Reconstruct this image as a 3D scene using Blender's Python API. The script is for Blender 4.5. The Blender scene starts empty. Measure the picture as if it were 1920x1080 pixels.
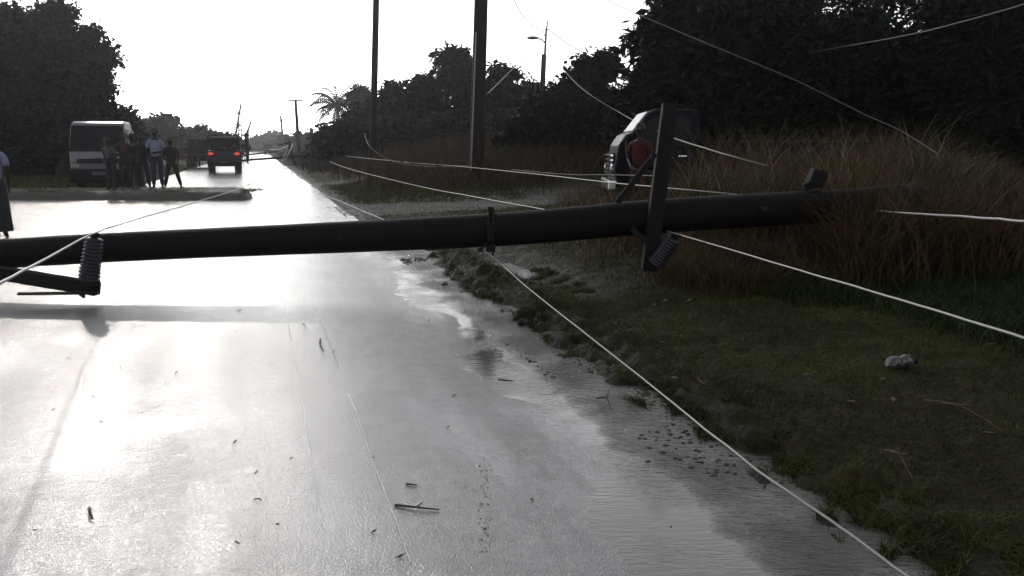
import bpy, math, random
import numpy as np
from mathutils import Vector, Matrix, noise
R = math.radians
rng = np.random.default_rng(7)
random.seed(7)
SC = bpy.context.scene
COL = SC.collection

# ------------------------------------------------------------------ camera, sky, sun, exposure
F = 1500.0; PITCH = math.atan(265 / F); CAMZ = 1.45
cam = bpy.data.cameras.new('camera'); camo = bpy.data.objects.new('camera', cam); COL.objects.link(camo)
cam.sensor_width = 36; cam.lens = 36 * F / 1920
cam.clip_start = 0.05; cam.clip_end = 9000
camo.location = (0, 0, CAMZ); camo.rotation_euler = (math.pi / 2 - PITCH, 0, 0)
SC.camera = camo
SUN_EL, SUN_AZ = R(23.0), R(-26.8)            # azimuth from +Y, negative = left
SKY_STRENGTH, SUN_STRENGTH, EXPOSURE = 0.15, 0.5, 0.74
w = bpy.data.worlds.new('World'); SC.world = w; w.use_nodes = True
nt = w.node_tree; nt.nodes.clear()
sky = nt.nodes.new('ShaderNodeTexSky'); sky.sky_type = 'NISHITA'; sky.sun_disc = False
sky.sun_elevation = SUN_EL; sky.sun_rotation = SUN_AZ
sky.air_density = 1.0; sky.dust_density = 0.4; sky.ozone_density = 1.0; sky.altitude = 0
hs = nt.nodes.new('ShaderNodeHueSaturation'); hs.inputs['Saturation'].default_value = 0.12
bg = nt.nodes.new('ShaderNodeBackground'); bg.inputs['Strength'].default_value = SKY_STRENGTH
wo = nt.nodes.new('ShaderNodeOutputWorld')
nt.links.new(sky.outputs[0], hs.inputs['Color']); nt.links.new(hs.outputs[0], bg.inputs['Color'])
nt.links.new(bg.outputs[0], wo.inputs['Surface'])
sl = bpy.data.lights.new('sun', 'SUN'); so = bpy.data.objects.new('sun', sl); COL.objects.link(so)
sl.energy = SUN_STRENGTH; sl.angle = R(1.3); sl.color = (1.0, 0.94, 0.87)   # dimmed by the damp haze
sdir = Vector((math.sin(SUN_AZ) * math.cos(SUN_EL), math.cos(SUN_AZ) * math.cos(SUN_EL), math.sin(SUN_EL)))
so.rotation_euler = sdir.to_track_quat('Z', 'Y').to_euler(); so.location = sdir * 60
SC.view_settings.view_transform = 'Standard'; SC.view_settings.look = 'None'
SC.view_settings.exposure = EXPOSURE; SC.view_settings.gamma = 1
SC.cycles.max_bounces = 6; SC.cycles.volume_bounces = 0; SC.cycles.transparent_max_bounces = 8
SC.cycles.sample_clamp_indirect = 6

# ------------------------------------------------------------------ picture -> world helpers
_c, _s = math.cos(PITCH), math.sin(PITCH)
def ray(px, py):
    a = (px - 960) / F; b = -(py - 540) / F
    return Vector((a, _c + b * _s, -_s + b * _c))
def P(px, py, Y):
    r = ray(px, py); k = Y / r.y
    return Vector((r.x * k, Y, CAMZ + r.z * k))
def G(px, py, z=0.0):
    r = ray(px, py); k = (z - CAMZ) / r.z
    return Vector((r.x * k, r.y * k, z))
RA = math.atan(475 / F * 0.985)                # road heads to the left of the view
RD = Vector((-math.sin(RA), math.cos(RA), 0)); RN = Vector((math.cos(RA), math.sin(RA), 0))
def UV(u, v, z=0.0): return RN * u + RD * v + Vector((0, 0, z))
def touv(p): return p[0] * RN.x + p[1] * RN.y, p[0] * RD.x + p[1] * RD.y

# ------------------------------------------------------------------ materials
def mat(name, col, rough=0.6, metal=0.0, spec=0.5, nscale=None, namt=0.3, bump=0.0, bscale=None, emit=None, es=0.0, coat=0.0):
    m = bpy.data.materials.new(name); m.use_nodes = True
    t = m.node_tree; b = t.nodes['Principled BSDF']
    b.inputs['Base Color'].default_value = (*col, 1); b.inputs['Roughness'].default_value = rough
    b.inputs['Metallic'].default_value = metal; b.inputs['Specular IOR Level'].default_value = spec
    b.inputs['Coat Weight'].default_value = coat
    if emit: b.inputs['Emission Color'].default_value = (*emit, 1); b.inputs['Emission Strength'].default_value = es
    if nscale:
        tc = t.nodes.new('ShaderNodeTexCoord'); n = t.nodes.new('ShaderNodeTexNoise')
        n.inputs['Scale'].default_value = nscale; n.inputs['Detail'].default_value = 6
        t.links.new(tc.outputs['Object'], n.inputs['Vector'])
        mx = t.nodes.new('ShaderNodeMix'); mx.data_type = 'RGBA'
        mx.inputs['A'].default_value = (*[c * (1 - namt) for c in col], 1)
        mx.inputs['B'].default_value = (*[min(1, c * (1 + namt)) for c in col], 1)
        t.links.new(n.outputs['Fac'], mx.inputs['Factor']); t.links.new(mx.outputs['Result'], b.inputs['Base Color'])
        if bump:
            n2 = t.nodes.new('ShaderNodeTexNoise'); n2.inputs['Scale'].default_value = bscale or nscale * 4; n2.inputs['Detail'].default_value = 4
            t.links.new(tc.outputs['Object'], n2.inputs['Vector'])
            bp = t.nodes.new('ShaderNodeBump'); bp.inputs['Strength'].default_value = bump; bp.inputs['Distance'].default_value = 0.01
            t.links.new(n2.outputs['Fac'], bp.inputs['Height']); t.links.new(bp.outputs[0], b.inputs['Normal'])
    return m
def leafmat(name, c0, c1, rough=0.7, trans=0.25, spec=0.08):
    """colour runs from c0 to c1 with the per-leaf 'tint' attribute"""
    m = bpy.data.materials.new(name); m.use_nodes = True; t = m.node_tree; b = t.nodes['Principled BSDF']
    at = t.nodes.new('ShaderNodeAttribute'); at.attribute_name = 'tint'
    mx = t.nodes.new('ShaderNodeMix'); mx.data_type = 'RGBA'
    mx.inputs['A'].default_value = (*c0, 1); mx.inputs['B'].default_value = (*c1, 1)
    t.links.new(at.outputs['Fac'], mx.inputs['Factor']); t.links.new(mx.outputs['Result'], b.inputs['Base Color'])
    b.inputs['Roughness'].default_value = rough; b.inputs['Specular IOR Level'].default_value = spec
    tr = t.nodes.new('ShaderNodeBsdfTranslucent'); t.links.new(mx.outputs['Result'], tr.inputs['Color'])
    ms = t.nodes.new('ShaderNodeMixShader'); ms.inputs[0].default_value = trans
    out = t.nodes['Material Output']
    t.links.new(b.outputs[0], ms.inputs[1]); t.links.new(tr.outputs[0], ms.inputs[2]); t.links.new(ms.outputs[0], out.inputs['Surface'])
    return m

M = {}
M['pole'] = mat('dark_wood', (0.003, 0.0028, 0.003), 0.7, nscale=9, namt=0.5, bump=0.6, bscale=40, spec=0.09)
M['grass_litter'] = mat('dry_leaf', (0.05, 0.035, 0.022), 0.8, nscale=30, namt=0.4, spec=0.15)
def pole_grain():
    t = M['pole'].node_tree
    for n in list(t.nodes):
        if n.type == 'TEX_NOISE':
            mp = t.nodes.new('ShaderNodeMapping'); mp.inputs['Scale'].default_value = (0.07, 1.6, 1.6)
            src = n.inputs['Vector'].links[0].from_socket; t.links.new(src, mp.inputs['Vector']); t.links.new(mp.outputs[0], n.inputs['Vector'])
pole_grain()
M['pole_brown'] = mat('brown_wood', (0.010, 0.0055, 0.005), 0.8, nscale=3, namt=0.4, spec=0.12)
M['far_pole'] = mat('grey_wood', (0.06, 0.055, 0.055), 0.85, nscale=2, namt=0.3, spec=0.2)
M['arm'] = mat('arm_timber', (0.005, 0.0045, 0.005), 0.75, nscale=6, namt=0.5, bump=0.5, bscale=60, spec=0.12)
M['iron'] = mat('black_iron', (0.004, 0.004, 0.005), 0.8, metal=0.0, spec=0.15, nscale=30, namt=0.4)
M['wire'] = mat('aluminium_wire', (0.18, 0.175, 0.17), 0.5, metal=0.5, nscale=40, namt=0.2)
M['wire_dull'] = mat('dull_wire', (0.06, 0.06, 0.06), 0.6, metal=0.4, nscale=40, namt=0.2)
M['galv'] = mat('galvanised', (0.12, 0.12, 0.125), 0.5, metal=0.7, nscale=12, namt=0.2)
M['polymer'] = mat('grey_insulator', (0.011, 0.011, 0.018), 0.45, spec=0.2, nscale=20, namt=0.2)
M['bark'] = mat('bark', (0.011, 0.009, 0.007), 0.9, nscale=5, namt=0.4, bump=0.6, spec=0.2)
M['truck_paint'] = mat('white_truck_paint', (0.040, 0.043, 0.060), 0.4, coat=0.1, nscale=2, namt=0.12)
M['truck_dark'] = mat('dark_plastic', (0.006, 0.006, 0.008), 0.8, spec=0.08, nscale=8, namt=0.3)
M['glass'] = mat('dark_glass', (0.002, 0.003, 0.004), 0.3, spec=0.08)
M['tyre'] = mat('tyre', (0.012, 0.012, 0.012), 0.85, nscale=20, namt=0.3)
M['rim'] = mat('rim', (0.04, 0.04, 0.043), 0.6, metal=0.2, spec=0.2, nscale=8, namt=0.2)
M['lamp'] = mat('lamp_glass', (0.05, 0.05, 0.055), 0.15, nscale=10, namt=0.2)
M['jeep'] = mat('jeep_paint', (0.006, 0.006, 0.010), 0.5, spec=0.2, nscale=3, namt=0.3)
M['tail'] = mat('tail_lamp_lit', (0.15, 0.005, 0.005), 0.4, emit=(1.0, 0.05, 0.05), es=0.42)
M['chrome'] = mat('chrome', (0.7, 0.7, 0.72), 0.2, metal=1.0)
M['van'] = mat('blue_truck_paint', (0.002, 0.003, 0.007), 0.6, spec=0.06, nscale=2, namt=0.2)
M['van_sunlit'] = mat('sunlit_bonnet', (0.22, 0.23, 0.26), 0.25, coat=0.5, nscale=2, namt=0.08)  # paler than the truck's own paint: sunlight on the bonnet put into colour
M['skin'] = mat('skin', (0.014, 0.008, 0.006), 0.6, spec=0.15, nscale=10, namt=0.2)
M['hair'] = mat('hair', (0.006, 0.005, 0.005), 0.9, nscale=60, namt=0.4)
M['eye'] = mat('eye', (0.3, 0.28, 0.26), 0.3)
M['seam'] = mat('wet_seam_glint', (0.42, 0.42, 0.41), 0.25, nscale=30, namt=0.3)  # pale base colour stands in for the glint of the wet seams
M['twig'] = mat('twig', (0.03, 0.02, 0.014), 0.8, nscale=30, namt=0.4)
M['plastic'] = mat('litter_plastic', (0.022, 0.024, 0.028), 0.35, nscale=25, namt=0.25)
M['stone'] = mat('stone', (0.12, 0.11, 0.10), 0.6, nscale=12, namt=0.4)
def cloth(name, c): M[name] = mat(name, c, 0.85, nscale=14, namt=0.18, spec=0.2); return M[name]
cloth('cloth_white', (0.10, 0.105, 0.155)); cloth('cloth_navy', (0.014, 0.016, 0.034)); cloth('cloth_black', (0.012, 0.012, 0.014))
cloth('cloth_grey', (0.030, 0.030, 0.036)); cloth('cloth_red', (0.028, 0.002, 0.003)); cloth('cloth_brown', (0.012, 0.009, 0.008)); cloth('cloth_maroon', (0.022, 0.010, 0.012))
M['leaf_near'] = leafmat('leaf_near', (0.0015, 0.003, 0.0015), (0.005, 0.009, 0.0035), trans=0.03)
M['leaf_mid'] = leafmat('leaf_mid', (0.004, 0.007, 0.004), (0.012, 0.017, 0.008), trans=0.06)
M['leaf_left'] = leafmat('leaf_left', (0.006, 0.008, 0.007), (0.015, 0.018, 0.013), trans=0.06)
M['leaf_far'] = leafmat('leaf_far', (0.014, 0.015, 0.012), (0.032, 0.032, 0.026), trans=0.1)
M['grass_short'] = leafmat('grass_short', (0.012, 0.012, 0.003), (0.068, 0.074, 0.016), trans=0.2, rough=0.5)
M['grass_green'] = leafmat('grass_green', (0.007, 0.012, 0.004), (0.026, 0.044, 0.010), trans=0.2, rough=0.5)
M['grass_dry'] = leafmat('grass_dry', (0.010, 0.006, 0.003), (0.115, 0.075, 0.036), trans=0.25, rough=0.6)
M['grass_pale'] = leafmat('grass_pale', (0.08, 0.07, 0.045), (0.22, 0.195, 0.13), trans=0.3, rough=0.6)

def nodes_of(name):
    m = bpy.data.materials.new(name); m.use_nodes = True
    return m, m.node_tree, m.node_tree.nodes['Principled BSDF']
def N(t, kind, **kw):
    n = t.nodes.new(kind)
    for k, v in kw.items():
        if k in n.inputs: n.inputs[k].default_value = v
        else: setattr(n, k, v)
    return n
def road_material():
    m, t, b = nodes_of('wet_asphalt'); L = t.links.new
    tc = N(t, 'ShaderNodeTexCoord')
    def nz(scale, detail=4.0, rough=0.5, vec=None):
        n = N(t, 'ShaderNodeTexNoise', Scale=float(scale), Detail=float(detail), Roughness=rough)
        L(vec or tc.outputs['Object'], n.inputs['Vector']); return n
    def ramp(src, a, b_, lo=0.0, hi=1.0):
        n = N(t, 'ShaderNodeMapRange'); n.inputs['From Min'].default_value = a; n.inputs['From Max'].default_value = b_
        n.inputs['To Min'].default_value = lo; n.inputs['To Max'].default_value = hi; L(src, n.inputs['Value']); return n.outputs[0]
    def mth(op, a, b_, c=None):
        n = N(t, 'ShaderNodeMath', operation=op)
        for k, v in enumerate((a, b_, c)):
            if v is None: continue
            if isinstance(v, (int, float)): n.inputs[k].default_value = v
            else: L(v, n.inputs[k])
        return n.outputs[0]
    def mixc(f, a, c):
        x = N(t, 'ShaderNodeMix', data_type='RGBA'); L(f, x.inputs['Factor'])
        for k, v in (('A', a), ('B', c)):
            if isinstance(v, tuple): x.inputs[k].default_value = (*v, 1)
            else: L(v, x.inputs[k])
        return x.outputs['Result']
    rot = N(t, 'ShaderNodeMapping'); rot.inputs['Rotation'].default_value = (0, 0, -RA); L(tc.outputs['Object'], rot.inputs['Vector'])
    st_ = N(t, 'ShaderNodeMapping'); st_.inputs['Scale'].default_value = (1.0, 0.16, 1); L(rot.outputs[0], st_.inputs['Vector'])
    big = nz(0.9, 5, 0.6); streak = nz(2.4, 6, 0.62, st_.outputs[0]); mid = nz(9, 5, 0.65); grain = nz(210, 2, 0.6)
    vor = N(t, 'ShaderNodeTexVoronoi', Scale=130.0); L(tc.outputs['Object'], vor.inputs['Vector'])
    wet = mth('ADD', mth('MULTIPLY', big.outputs['Fac'], 0.5), mth('MULTIPLY', streak.outputs['Fac'], 0.5))
    # closeness to the flooded edge: the film turns into standing water
    dt = N(t, 'ShaderNodeVectorMath', operation='DOT_PRODUCT'); L(tc.outputs['Object'], dt.inputs[0]); dt.inputs[1].default_value = (RN.x, RN.y, 0)
    edge = ramp(mth('ADD', dt.outputs['Value'], mth('MULTIPLY', mth('SUBTRACT', streak.outputs['Fac'], 0.5), 1.3)), 1.0, 1.7)
    L(mixc(edge, mixc(mid.outputs['Fac'], (0.075, 0.075, 0.077), (0.155, 0.152, 0.15)), (0.05, 0.046, 0.041)), b.inputs['Base Color'])
    ro = mth('ADD', ramp(wet, 0.40, 0.60, 0.155, 0.11), ramp(mid.outputs['Fac'], 0.3, 0.7, 0.02, -0.02)); L(ro, b.inputs['Roughness'])
    b.inputs['IOR'].default_value = 1.85
    st = mth('MULTIPLY', ramp(wet, 0.42, 0.58, 1.0, 0.6), ramp(edge, 0, 1, 1.0, 0.35))
    agg = nz(75, 6, 0.75)                        # stone tips break through the film: less gloss there
    sp_ = mth('MULTIPLY', ramp(agg.outputs['Fac'], 0.36, 0.60, 0.20, 0.72), ramp(streak.outputs['Fac'], 0.36, 0.62, 0.74, 1.12))
    sp_ = mth('MULTIPLY', sp_, ramp(mid.outputs['Fac'], 0.32, 0.62, 0.82, 1.08)); L(sp_, b.inputs['Specular IOR Level'])
    hh = mth('MULTIPLY_ADD', vor.outputs['Distance'], 0.8, grain.outputs['Fac'])
    bp = N(t, 'ShaderNodeBump', Distance=0.0023); L(st, bp.inputs['Strength']); L(hh, bp.inputs['Height'])
    bp2 = N(t, 'ShaderNodeBump', Distance=0.02); L(ramp(edge, 0, 1, 0.10, 0.06), bp2.inputs['Strength']); L(mid.outputs['Fac'], bp2.inputs['Height']); L(bp.outputs[0], bp2.inputs['Normal'])
    L(bp2.outputs[0], b.inputs['Normal'])
    return m
def water_material():
    m, t, b = nodes_of('puddle_water'); L = t.links.new
    tc = N(t, 'ShaderNodeTexCoord'); mp = N(t, 'ShaderNodeMapping'); mp.inputs['Rotation'].default_value = (0, 0, -RA)
    mp.inputs['Scale'].default_value = (0.55, 2.2, 1); L(tc.outputs['Object'], mp.inputs['Vector'])
    n1 = N(t, 'ShaderNodeTexNoise', Scale=26.0, Detail=5.0); L(mp.outputs[0], n1.inputs['Vector'])
    n0 = N(t, 'ShaderNodeTexNoise', Scale=1.6, Detail=2.0); L(tc.outputs['Object'], n0.inputs['Vector'])
    r = N(t, 'ShaderNodeMapRange'); r.inputs['From Min'].default_value = 0.42; r.inputs['From Max'].default_value = 0.6
    r.inputs['To Min'].default_value = 0.35; r.inputs['To Max'].default_value = 1.0; L(n0.outputs['Fac'], r.inputs['Value'])
    dt = N(t, 'ShaderNodeVectorMath', operation='DOT_PRODUCT'); L(tc.outputs['Object'], dt.inputs[0]); dt.inputs[1].default_value = (RN.x, RN.y, 0)
    n5 = N(t, 'ShaderNodeTexNoise', Scale=2.3, Detail=3.0); L(tc.outputs['Object'], n5.inputs['Vector'])
    ma = N(t, 'ShaderNodeMath', operation='MULTIPLY_ADD'); L(n5.outputs['Fac'], ma.inputs[0]); ma.inputs[1].default_value = 0.5; L(dt.outputs['Value'], ma.inputs[2])
    r2 = N(t, 'ShaderNodeMapRange'); r2.inputs['From Min'].default_value = 1.85; r2.inputs['From Max'].default_value = 2.1; r2.inputs['To Min'].default_value = 0.14; L(ma.outputs[0], r2.inputs['Value'])
    mu = N(t, 'ShaderNodeMath', operation='MULTIPLY'); L(r.outputs[0], mu.inputs[0]); L(r2.outputs[0], mu.inputs[1])
    bp = N(t, 'ShaderNodeBump', Distance=0.032); L(mu.outputs[0], bp.inputs['Strength']); L(n1.outputs['Fac'], bp.inputs['Height'])
    L(bp.outputs[0], b.inputs['Normal'])
    b.inputs['Base Color'].default_value = (0.05, 0.046, 0.041, 1); b.inputs['Roughness'].default_value = 0.09; b.inputs['IOR'].default_value = 1.7
    return m
def ground_material():
    m, t, b = nodes_of('verge_ground'); L = t.links.new
    tc = N(t, 'ShaderNodeTexCoord'); at = N(t, 'ShaderNodeAttribute'); at.attribute_name = 'zone'
    sp = N(t, 'ShaderNodeSeparateColor'); L(at.outputs['Color'], sp.inputs[0])
    n1 = N(t, 'ShaderNodeTexNoise', Scale=3.0, Detail=8.0, Roughness=0.65); L(tc.outputs['Object'], n1.inputs['Vector'])
    n2 = N(t, 'ShaderNodeTexNoise', Scale=45.0, Detail=6.0, Roughness=0.7); L(tc.outputs['Object'], n2.inputs['Vector'])
    vo = N(t, 'ShaderNodeTexVoronoi', Scale=26.0); L(tc.outputs['Object'], vo.inputs['Vector'])
    def mix(f, a, c):
        x = N(t, 'ShaderNodeMix', data_type='RGBA'); L(f, x.inputs['Factor'])
        for k, s in (('A', a), ('B', c)):
            if isinstance(s, tuple): x.inputs[k].default_value = (*s, 1)
            else: L(s, x.inputs[k])
        return x.outputs['Result']
    grass = mix(n1.outputs['Fac'], (0.009, 0.009, 0.003), (0.024, 0.021, 0.007))
    mud = mix(n2.outputs['Fac'], (0.008, 0.0065, 0.005), (0.024, 0.020, 0.016))
    grav = mix(vo.outputs['Distance'], (0.15, 0.145, 0.14), (0.04, 0.037, 0.035))
    c = mix(sp.outputs[0], grass, mud); c = mix(sp.outputs[1], c, grav); L(c, b.inputs['Base Color'])
    rr = N(t, 'ShaderNodeMapRange'); rr.inputs['To Min'].default_value = 0.95; rr.inputs['To Max'].default_value = 0.7
    L(sp.outputs[0], rr.inputs['Value']); L(rr.outputs[0], b.inputs['Roughness'])
    ad = N(t, 'ShaderNodeMath', operation='ADD'); L(n2.outputs['Fac'], ad.inputs[0]); L(vo.outputs['Distance'], ad.inputs[1])
    bp = N(t, 'ShaderNodeBump', Distance=0.03, Strength=0.7); L(ad.outputs[0], bp.inputs['Height']); L(bp.outputs[0], b.inputs['Normal'])
    b.inputs['Specular IOR Level'].default_value = 0.12
    return m
M['road'] = road_material(); M['water'] = water_material(); M['ground'] = ground_material()

# ------------------------------------------------------------------ mesh helpers
def tag(o, label=None, cat=None, group=None, kind=None):
    if label: o['label'] = label
    if cat: o['category'] = cat
    if group: o['group'] = group
    if kind: o['kind'] = kind
    return o
def empty(name, loc, rz=0.0, label=None, cat=None, group=None):
    o = bpy.data.objects.new(name, None); COL.objects.link(o); o.location = loc; o.rotation_euler = (0, 0, rz)
    o.empty_display_size = 0.2
    return tag(o, label, cat, group)
def mesh_np(name, V, Fc, m, parent=None, tint=None, smooth=False):
    """V (n,3) array, Fc (k,3|4) int array"""
    me = bpy.data.meshes.new(name); V = np.asarray(V, dtype=np.float32); Fc = np.asarray(Fc, dtype=np.int32)
    k = Fc.shape[1]
    me.vertices.add(len(V)); me.vertices.foreach_set('co', V.ravel())
    me.loops.add(Fc.size); me.loops.foreach_set('vertex_index', Fc.ravel())
    me.polygons.add(len(Fc)); me.polygons.foreach_set('loop_start', np.arange(0, Fc.size, k, dtype=np.int32))
    me.update(calc_edges=True)
    if tint is not None:
        a = me.attributes.new('tint', 'FLOAT', 'POINT'); a.data.foreach_set('value', np.asarray(tint, dtype=np.float32))
    if smooth: me.polygons.foreach_set('use_smooth', np.ones(len(Fc), dtype=bool))
    me.materials.append(m); o = bpy.data.objects.new(name, me); COL.objects.link(o)
    if parent: o.parent = parent
    return o
class MB:
    def __init__(s, base=(0, 0, 0)): s.v = []; s.f = []; s.b = Vector(base)
    def add(s, vs, fs):
        n = len(s.v); s.v += [Vector(p) - s.b for p in vs]; s.f += [tuple(i + n for i in f) for f in fs]; return s
    def box(s, c, size, rot=None):
        hx, hy, hz = [a / 2 for a in size]; c = Vector(c); rot = rot or Matrix.Identity(3)
        vs = [c + rot @ Vector((x * hx, y * hy, z * hz)) for x in (-1, 1) for y in (-1, 1) for z in (-1, 1)]
        return s.add(vs, [(0, 1, 3, 2), (4, 6, 7, 5), (0, 4, 5, 1), (2, 3, 7, 6), (0, 2, 6, 4), (1, 5, 7, 3)])
    def bar(s, a, b, w, h, up=(0, 0, 1)):
        a = Vector(a); b = Vector(b); d = (b - a); L = d.length; d.normalize()
        x = d.cross(Vector(up)).normalized(); z = x.cross(d)
        return s.box((a + b) / 2, (w, L, h), Matrix((x, d, z)).transposed())
    def tube(s, pts, rad, n=8, cap=True):
        pts = [Vector(p) for p in pts]
        if not hasattr(rad, '__len__'): rad = [rad] * len(pts)
        d0 = (pts[1] - pts[0]).normalized(); x = d0.orthogonal().normalized(); vs = []; fs = []
        for i, p in enumerate(pts):
            d = (pts[min(i + 1, len(pts) - 1)] - pts[max(i - 1, 0)]).normalized()
            x = (x - d * x.dot(d)).normalized(); y = d.cross(x)
            for k in range(n):
                a = 2 * math.pi * k / n; vs.append(p + (x * math.cos(a) + y * math.sin(a)) * rad[i])
        for i in range(len(pts) - 1):
            for k in range(n): fs.append((i * n + k, i * n + (k + 1) % n, (i + 1) * n + (k + 1) % n, (i + 1) * n + k))
        if cap: fs.append(tuple(reversed(range(n)))); fs.append(tuple(range((len(pts) - 1) * n, len(pts) * n)))
        return s.add(vs, fs)
    def prism(s, prof, x0, x1):
        """profile in (y,z), extruded along x"""
        n = len(prof); vs = [(x0, y, z) for y, z in prof] + [(x1, y, z) for y, z in prof]
        return s.add(vs, [tuple(reversed(range(n))), tuple(range(n, 2 * n))] + [(i, (i + 1) % n, n + (i + 1) % n, n + i) for i in range(n)])
    def ball(s, c, r, nu=10, nv=6, jit=0.0):
        c = Vector(c); r = r if hasattr(r, '__len__') else (r, r, r); vs = []; fs = []
        for j in range(nv + 1):
            th = math.pi * j / nv
            for i in range(nu):
                ph = 2 * math.pi * i / nu; q = 1 + (random.uniform(-jit, jit) if jit else 0)
                vs.append(c + Vector((r[0] * math.sin(th) * math.cos(ph) * q, r[1] * math.sin(th) * math.sin(ph) * q, r[2] * math.cos(th) * q)))
        for j in range(nv):
            for i in range(nu): fs.append((j * nu + i, (j + 1) * nu + i, (j + 1) * nu + (i + 1) % nu, j * nu + (i + 1) % nu))
        return s.add(vs, fs)
    def build(s, name, m, parent=None, smooth=False, bevel=0.0):
        me = bpy.data.meshes.new(name); me.from_pydata([tuple(v) for v in s.v], [], s.f); me.update()
        if smooth: me.polygons.foreach_set('use_smooth', np.ones(len(me.polygons), dtype=bool))
        me.materials.append(m); o = bpy.data.objects.new(name, me); COL.objects.link(o)
        if parent: o.parent = parent
        if bevel:
            bv = o.modifiers.new('bevel', 'BEVEL'); bv.width = bevel; bv.segments = 2; bv.limit_method = 'ANGLE'
        return o
def copy_tree(o, parent=None, label=None):
    c = o.copy(); COL.objects.link(c); c.parent = parent
    if label: c['label'] = label
    for ch in list(o.children): copy_tree(ch, c)
    return c
def nv(p, f=1.0, seed=0.0): return noise.noise(Vector((p[0] * f + seed, p[1] * f - seed, seed * .37)))
def spline(pts, n=12):
    pts = [Vector(p) for p in pts]; out = []
    for i in range(len(pts) - 1):
        p0, p1, p2, p3 = pts[max(i - 1, 0)], pts[i], pts[i + 1], pts[min(i + 2, len(pts) - 1)]
        for k in range(n):
            t = k / n; out.append(0.5 * ((2 * p1) + (p2 - p0) * t + (2 * p0 - 5 * p1 + 4 * p2 - p3) * t * t + (3 * p1 - p0 - 3 * p2 + p3) * t ** 3))
    out.append(pts[-1]); return out

# ------------------------------------------------------------------ ground, road, puddles
def sstep(a, b, x):
    t = min(1, max(0, (x - a) / (b - a))); return t * t * (3 - 2 * t)
def road_edge(v):                               # right edge of the asphalt
    return 1.86 + 0.09 * nv((v, 3), 0.45, 2) + 0.05 * nv((v, 9), 2.1, 5)
def road_z(u, v):
    return -0.017 * max(0.0, u - 0.5) - 0.018 * sstep(3.5, 1.5, v) * sstep(0.8, 1.8, u) + 0.0035 * nv((u, v), 1.1, 4) + (0.0022 * nv((u, v), 3.1, 7) + 0.0018 * nv((u, v), 8.0, 9)) * sstep(0.6, 1.3, u)
def left_edge(v):                               # the left side opens into a wide wet junction nearer than the earth berm
    return -4.35 - 90 * sstep(26.5, 24.0, v) + 0.12 * nv((v, 1), 0.3, 8)
def height(u, v):
    n1 = nv((u, v), 0.9, 1); n2 = nv((u, v), 4.0, 3); n3 = nv((u, v), 11.0, 6)
    if u > -1:
        z = -0.05 + 0.018 * sstep(1.9, 2.05, u) + 0.057 * sstep(2.0, 2.5, u) + 0.09 * sstep(2.3, 3.8, u) + 0.12 * sstep(4, 7, u) + 0.25 * sstep(7, 11, u)
        z += n1 * 0.022 * sstep(1.8, 3, u) + n2 * (0.020 + 0.012 * sstep(2.4, 3.5, u)) + n3 * 0.018 + nv((u, v), 27.0, 9) * 0.007
        z += 0.13 * max(0.0, nv((u * 1.3, v), 6.5, 12) - 0.0 - 0.10 * sstep(6.0, 3.5, v)) * sstep(1.93, 2.1, u) * sstep(2.9, 2.4, u)
        # brown pool and mud beyond, grass island between them, wet hollow
        z += 0.085 * math.exp(-((u - 2.28) / 0.22) ** 2 - ((v - 8.75) / 1.25) ** 2)
        z -= 0.085 * math.exp(-((u - 2.95) / 0.34) ** 2 - ((v - 8.9) / 1.7) ** 2)
        z -= 0.05 * math.exp(-((u - 2.15) / 0.3) ** 2 - ((v - 11.2) / 1.2) ** 2)
        # driveway dips through the verge
        dv = math.exp(-((v - 19.0 - 0.12 * (u - 3)) / 2.4) ** 4)
        z = z * (1 - dv * 0.8) + dv * (-0.012 + 0.012 * n3 + 0.03 * sstep(4, 10, u)) * (1 if u > 1.7 else 0)
        z += 0.35 * sstep(21.5, 26, v) * sstep(2.6, 6, u) + 0.5 * sstep(24, 40, v) * sstep(5, 10, u)
        if u < 1.7: z = -0.09
    else:
        e = left_edge(v); z = -0.09 if u > e + 0.3 else -0.05 + 0.10 * sstep(e + 0.2, e - 1.5, u) + 0.03 * n1 + 0.012 * n2
    return z
def steps(segs):
    out = [segs[0][0]]
    for a, b, d0, d1 in segs:
        x = a; d = d0
        while x < b - 1e-6:
            t = (x - a) / (b - a); d = d0 * (d1 / d0) ** t; x = min(b, x + d); out.append(x)
    return np.array(out)
us = np.concatenate([-steps([(4.0, 30, 0.5, 3), (30, 2600, 3, 500)])[::-1], steps([(-3.5, 1.4, 0.7, 0.4), (1.4, 1.7, 0.1, 0.05), (1.7, 4.6, 0.035, 0.05), (4.6, 12, 0.06, 0.3), (12, 60, 0.4, 6), (60, 2600, 8, 500)])])
vs_ = steps([(-60, -6, 20, 3), (-6, 0.8, 1, 0.1), (0.8, 13, 0.04, 0.05), (13, 45, 0.07, 0.4), (45, 250, 0.5, 12), (250, 2600, 15, 400)])
U, Vv = np.meshgrid(us, vs_, indexing='ij')
Z = np.array([[height(float(u), float(v)) for v in vs_] for u in us])
XY = U[..., None] * np.array(RN)[None, None] + Vv[..., None] * np.array(RD)[None, None]
VV = XY.copy(); VV[..., 2] = Z
nu_, nv_ = U.shape
idx = np.arange(nu_ * nv_).reshape(nu_, nv_)
FF = np.stack([idx[:-1, :-1], idx[1:, :-1], idx[1:, 1:], idx[:-1, 1:]], -1).reshape(-1, 4)
ground = mesh_np('ground', VV.reshape(-1, 3), FF, M['ground'], smooth=True); tag(ground, kind='structure')
zc = np.zeros((nu_, nv_, 4), dtype=np.float32); zc[..., 3] = 1
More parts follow.
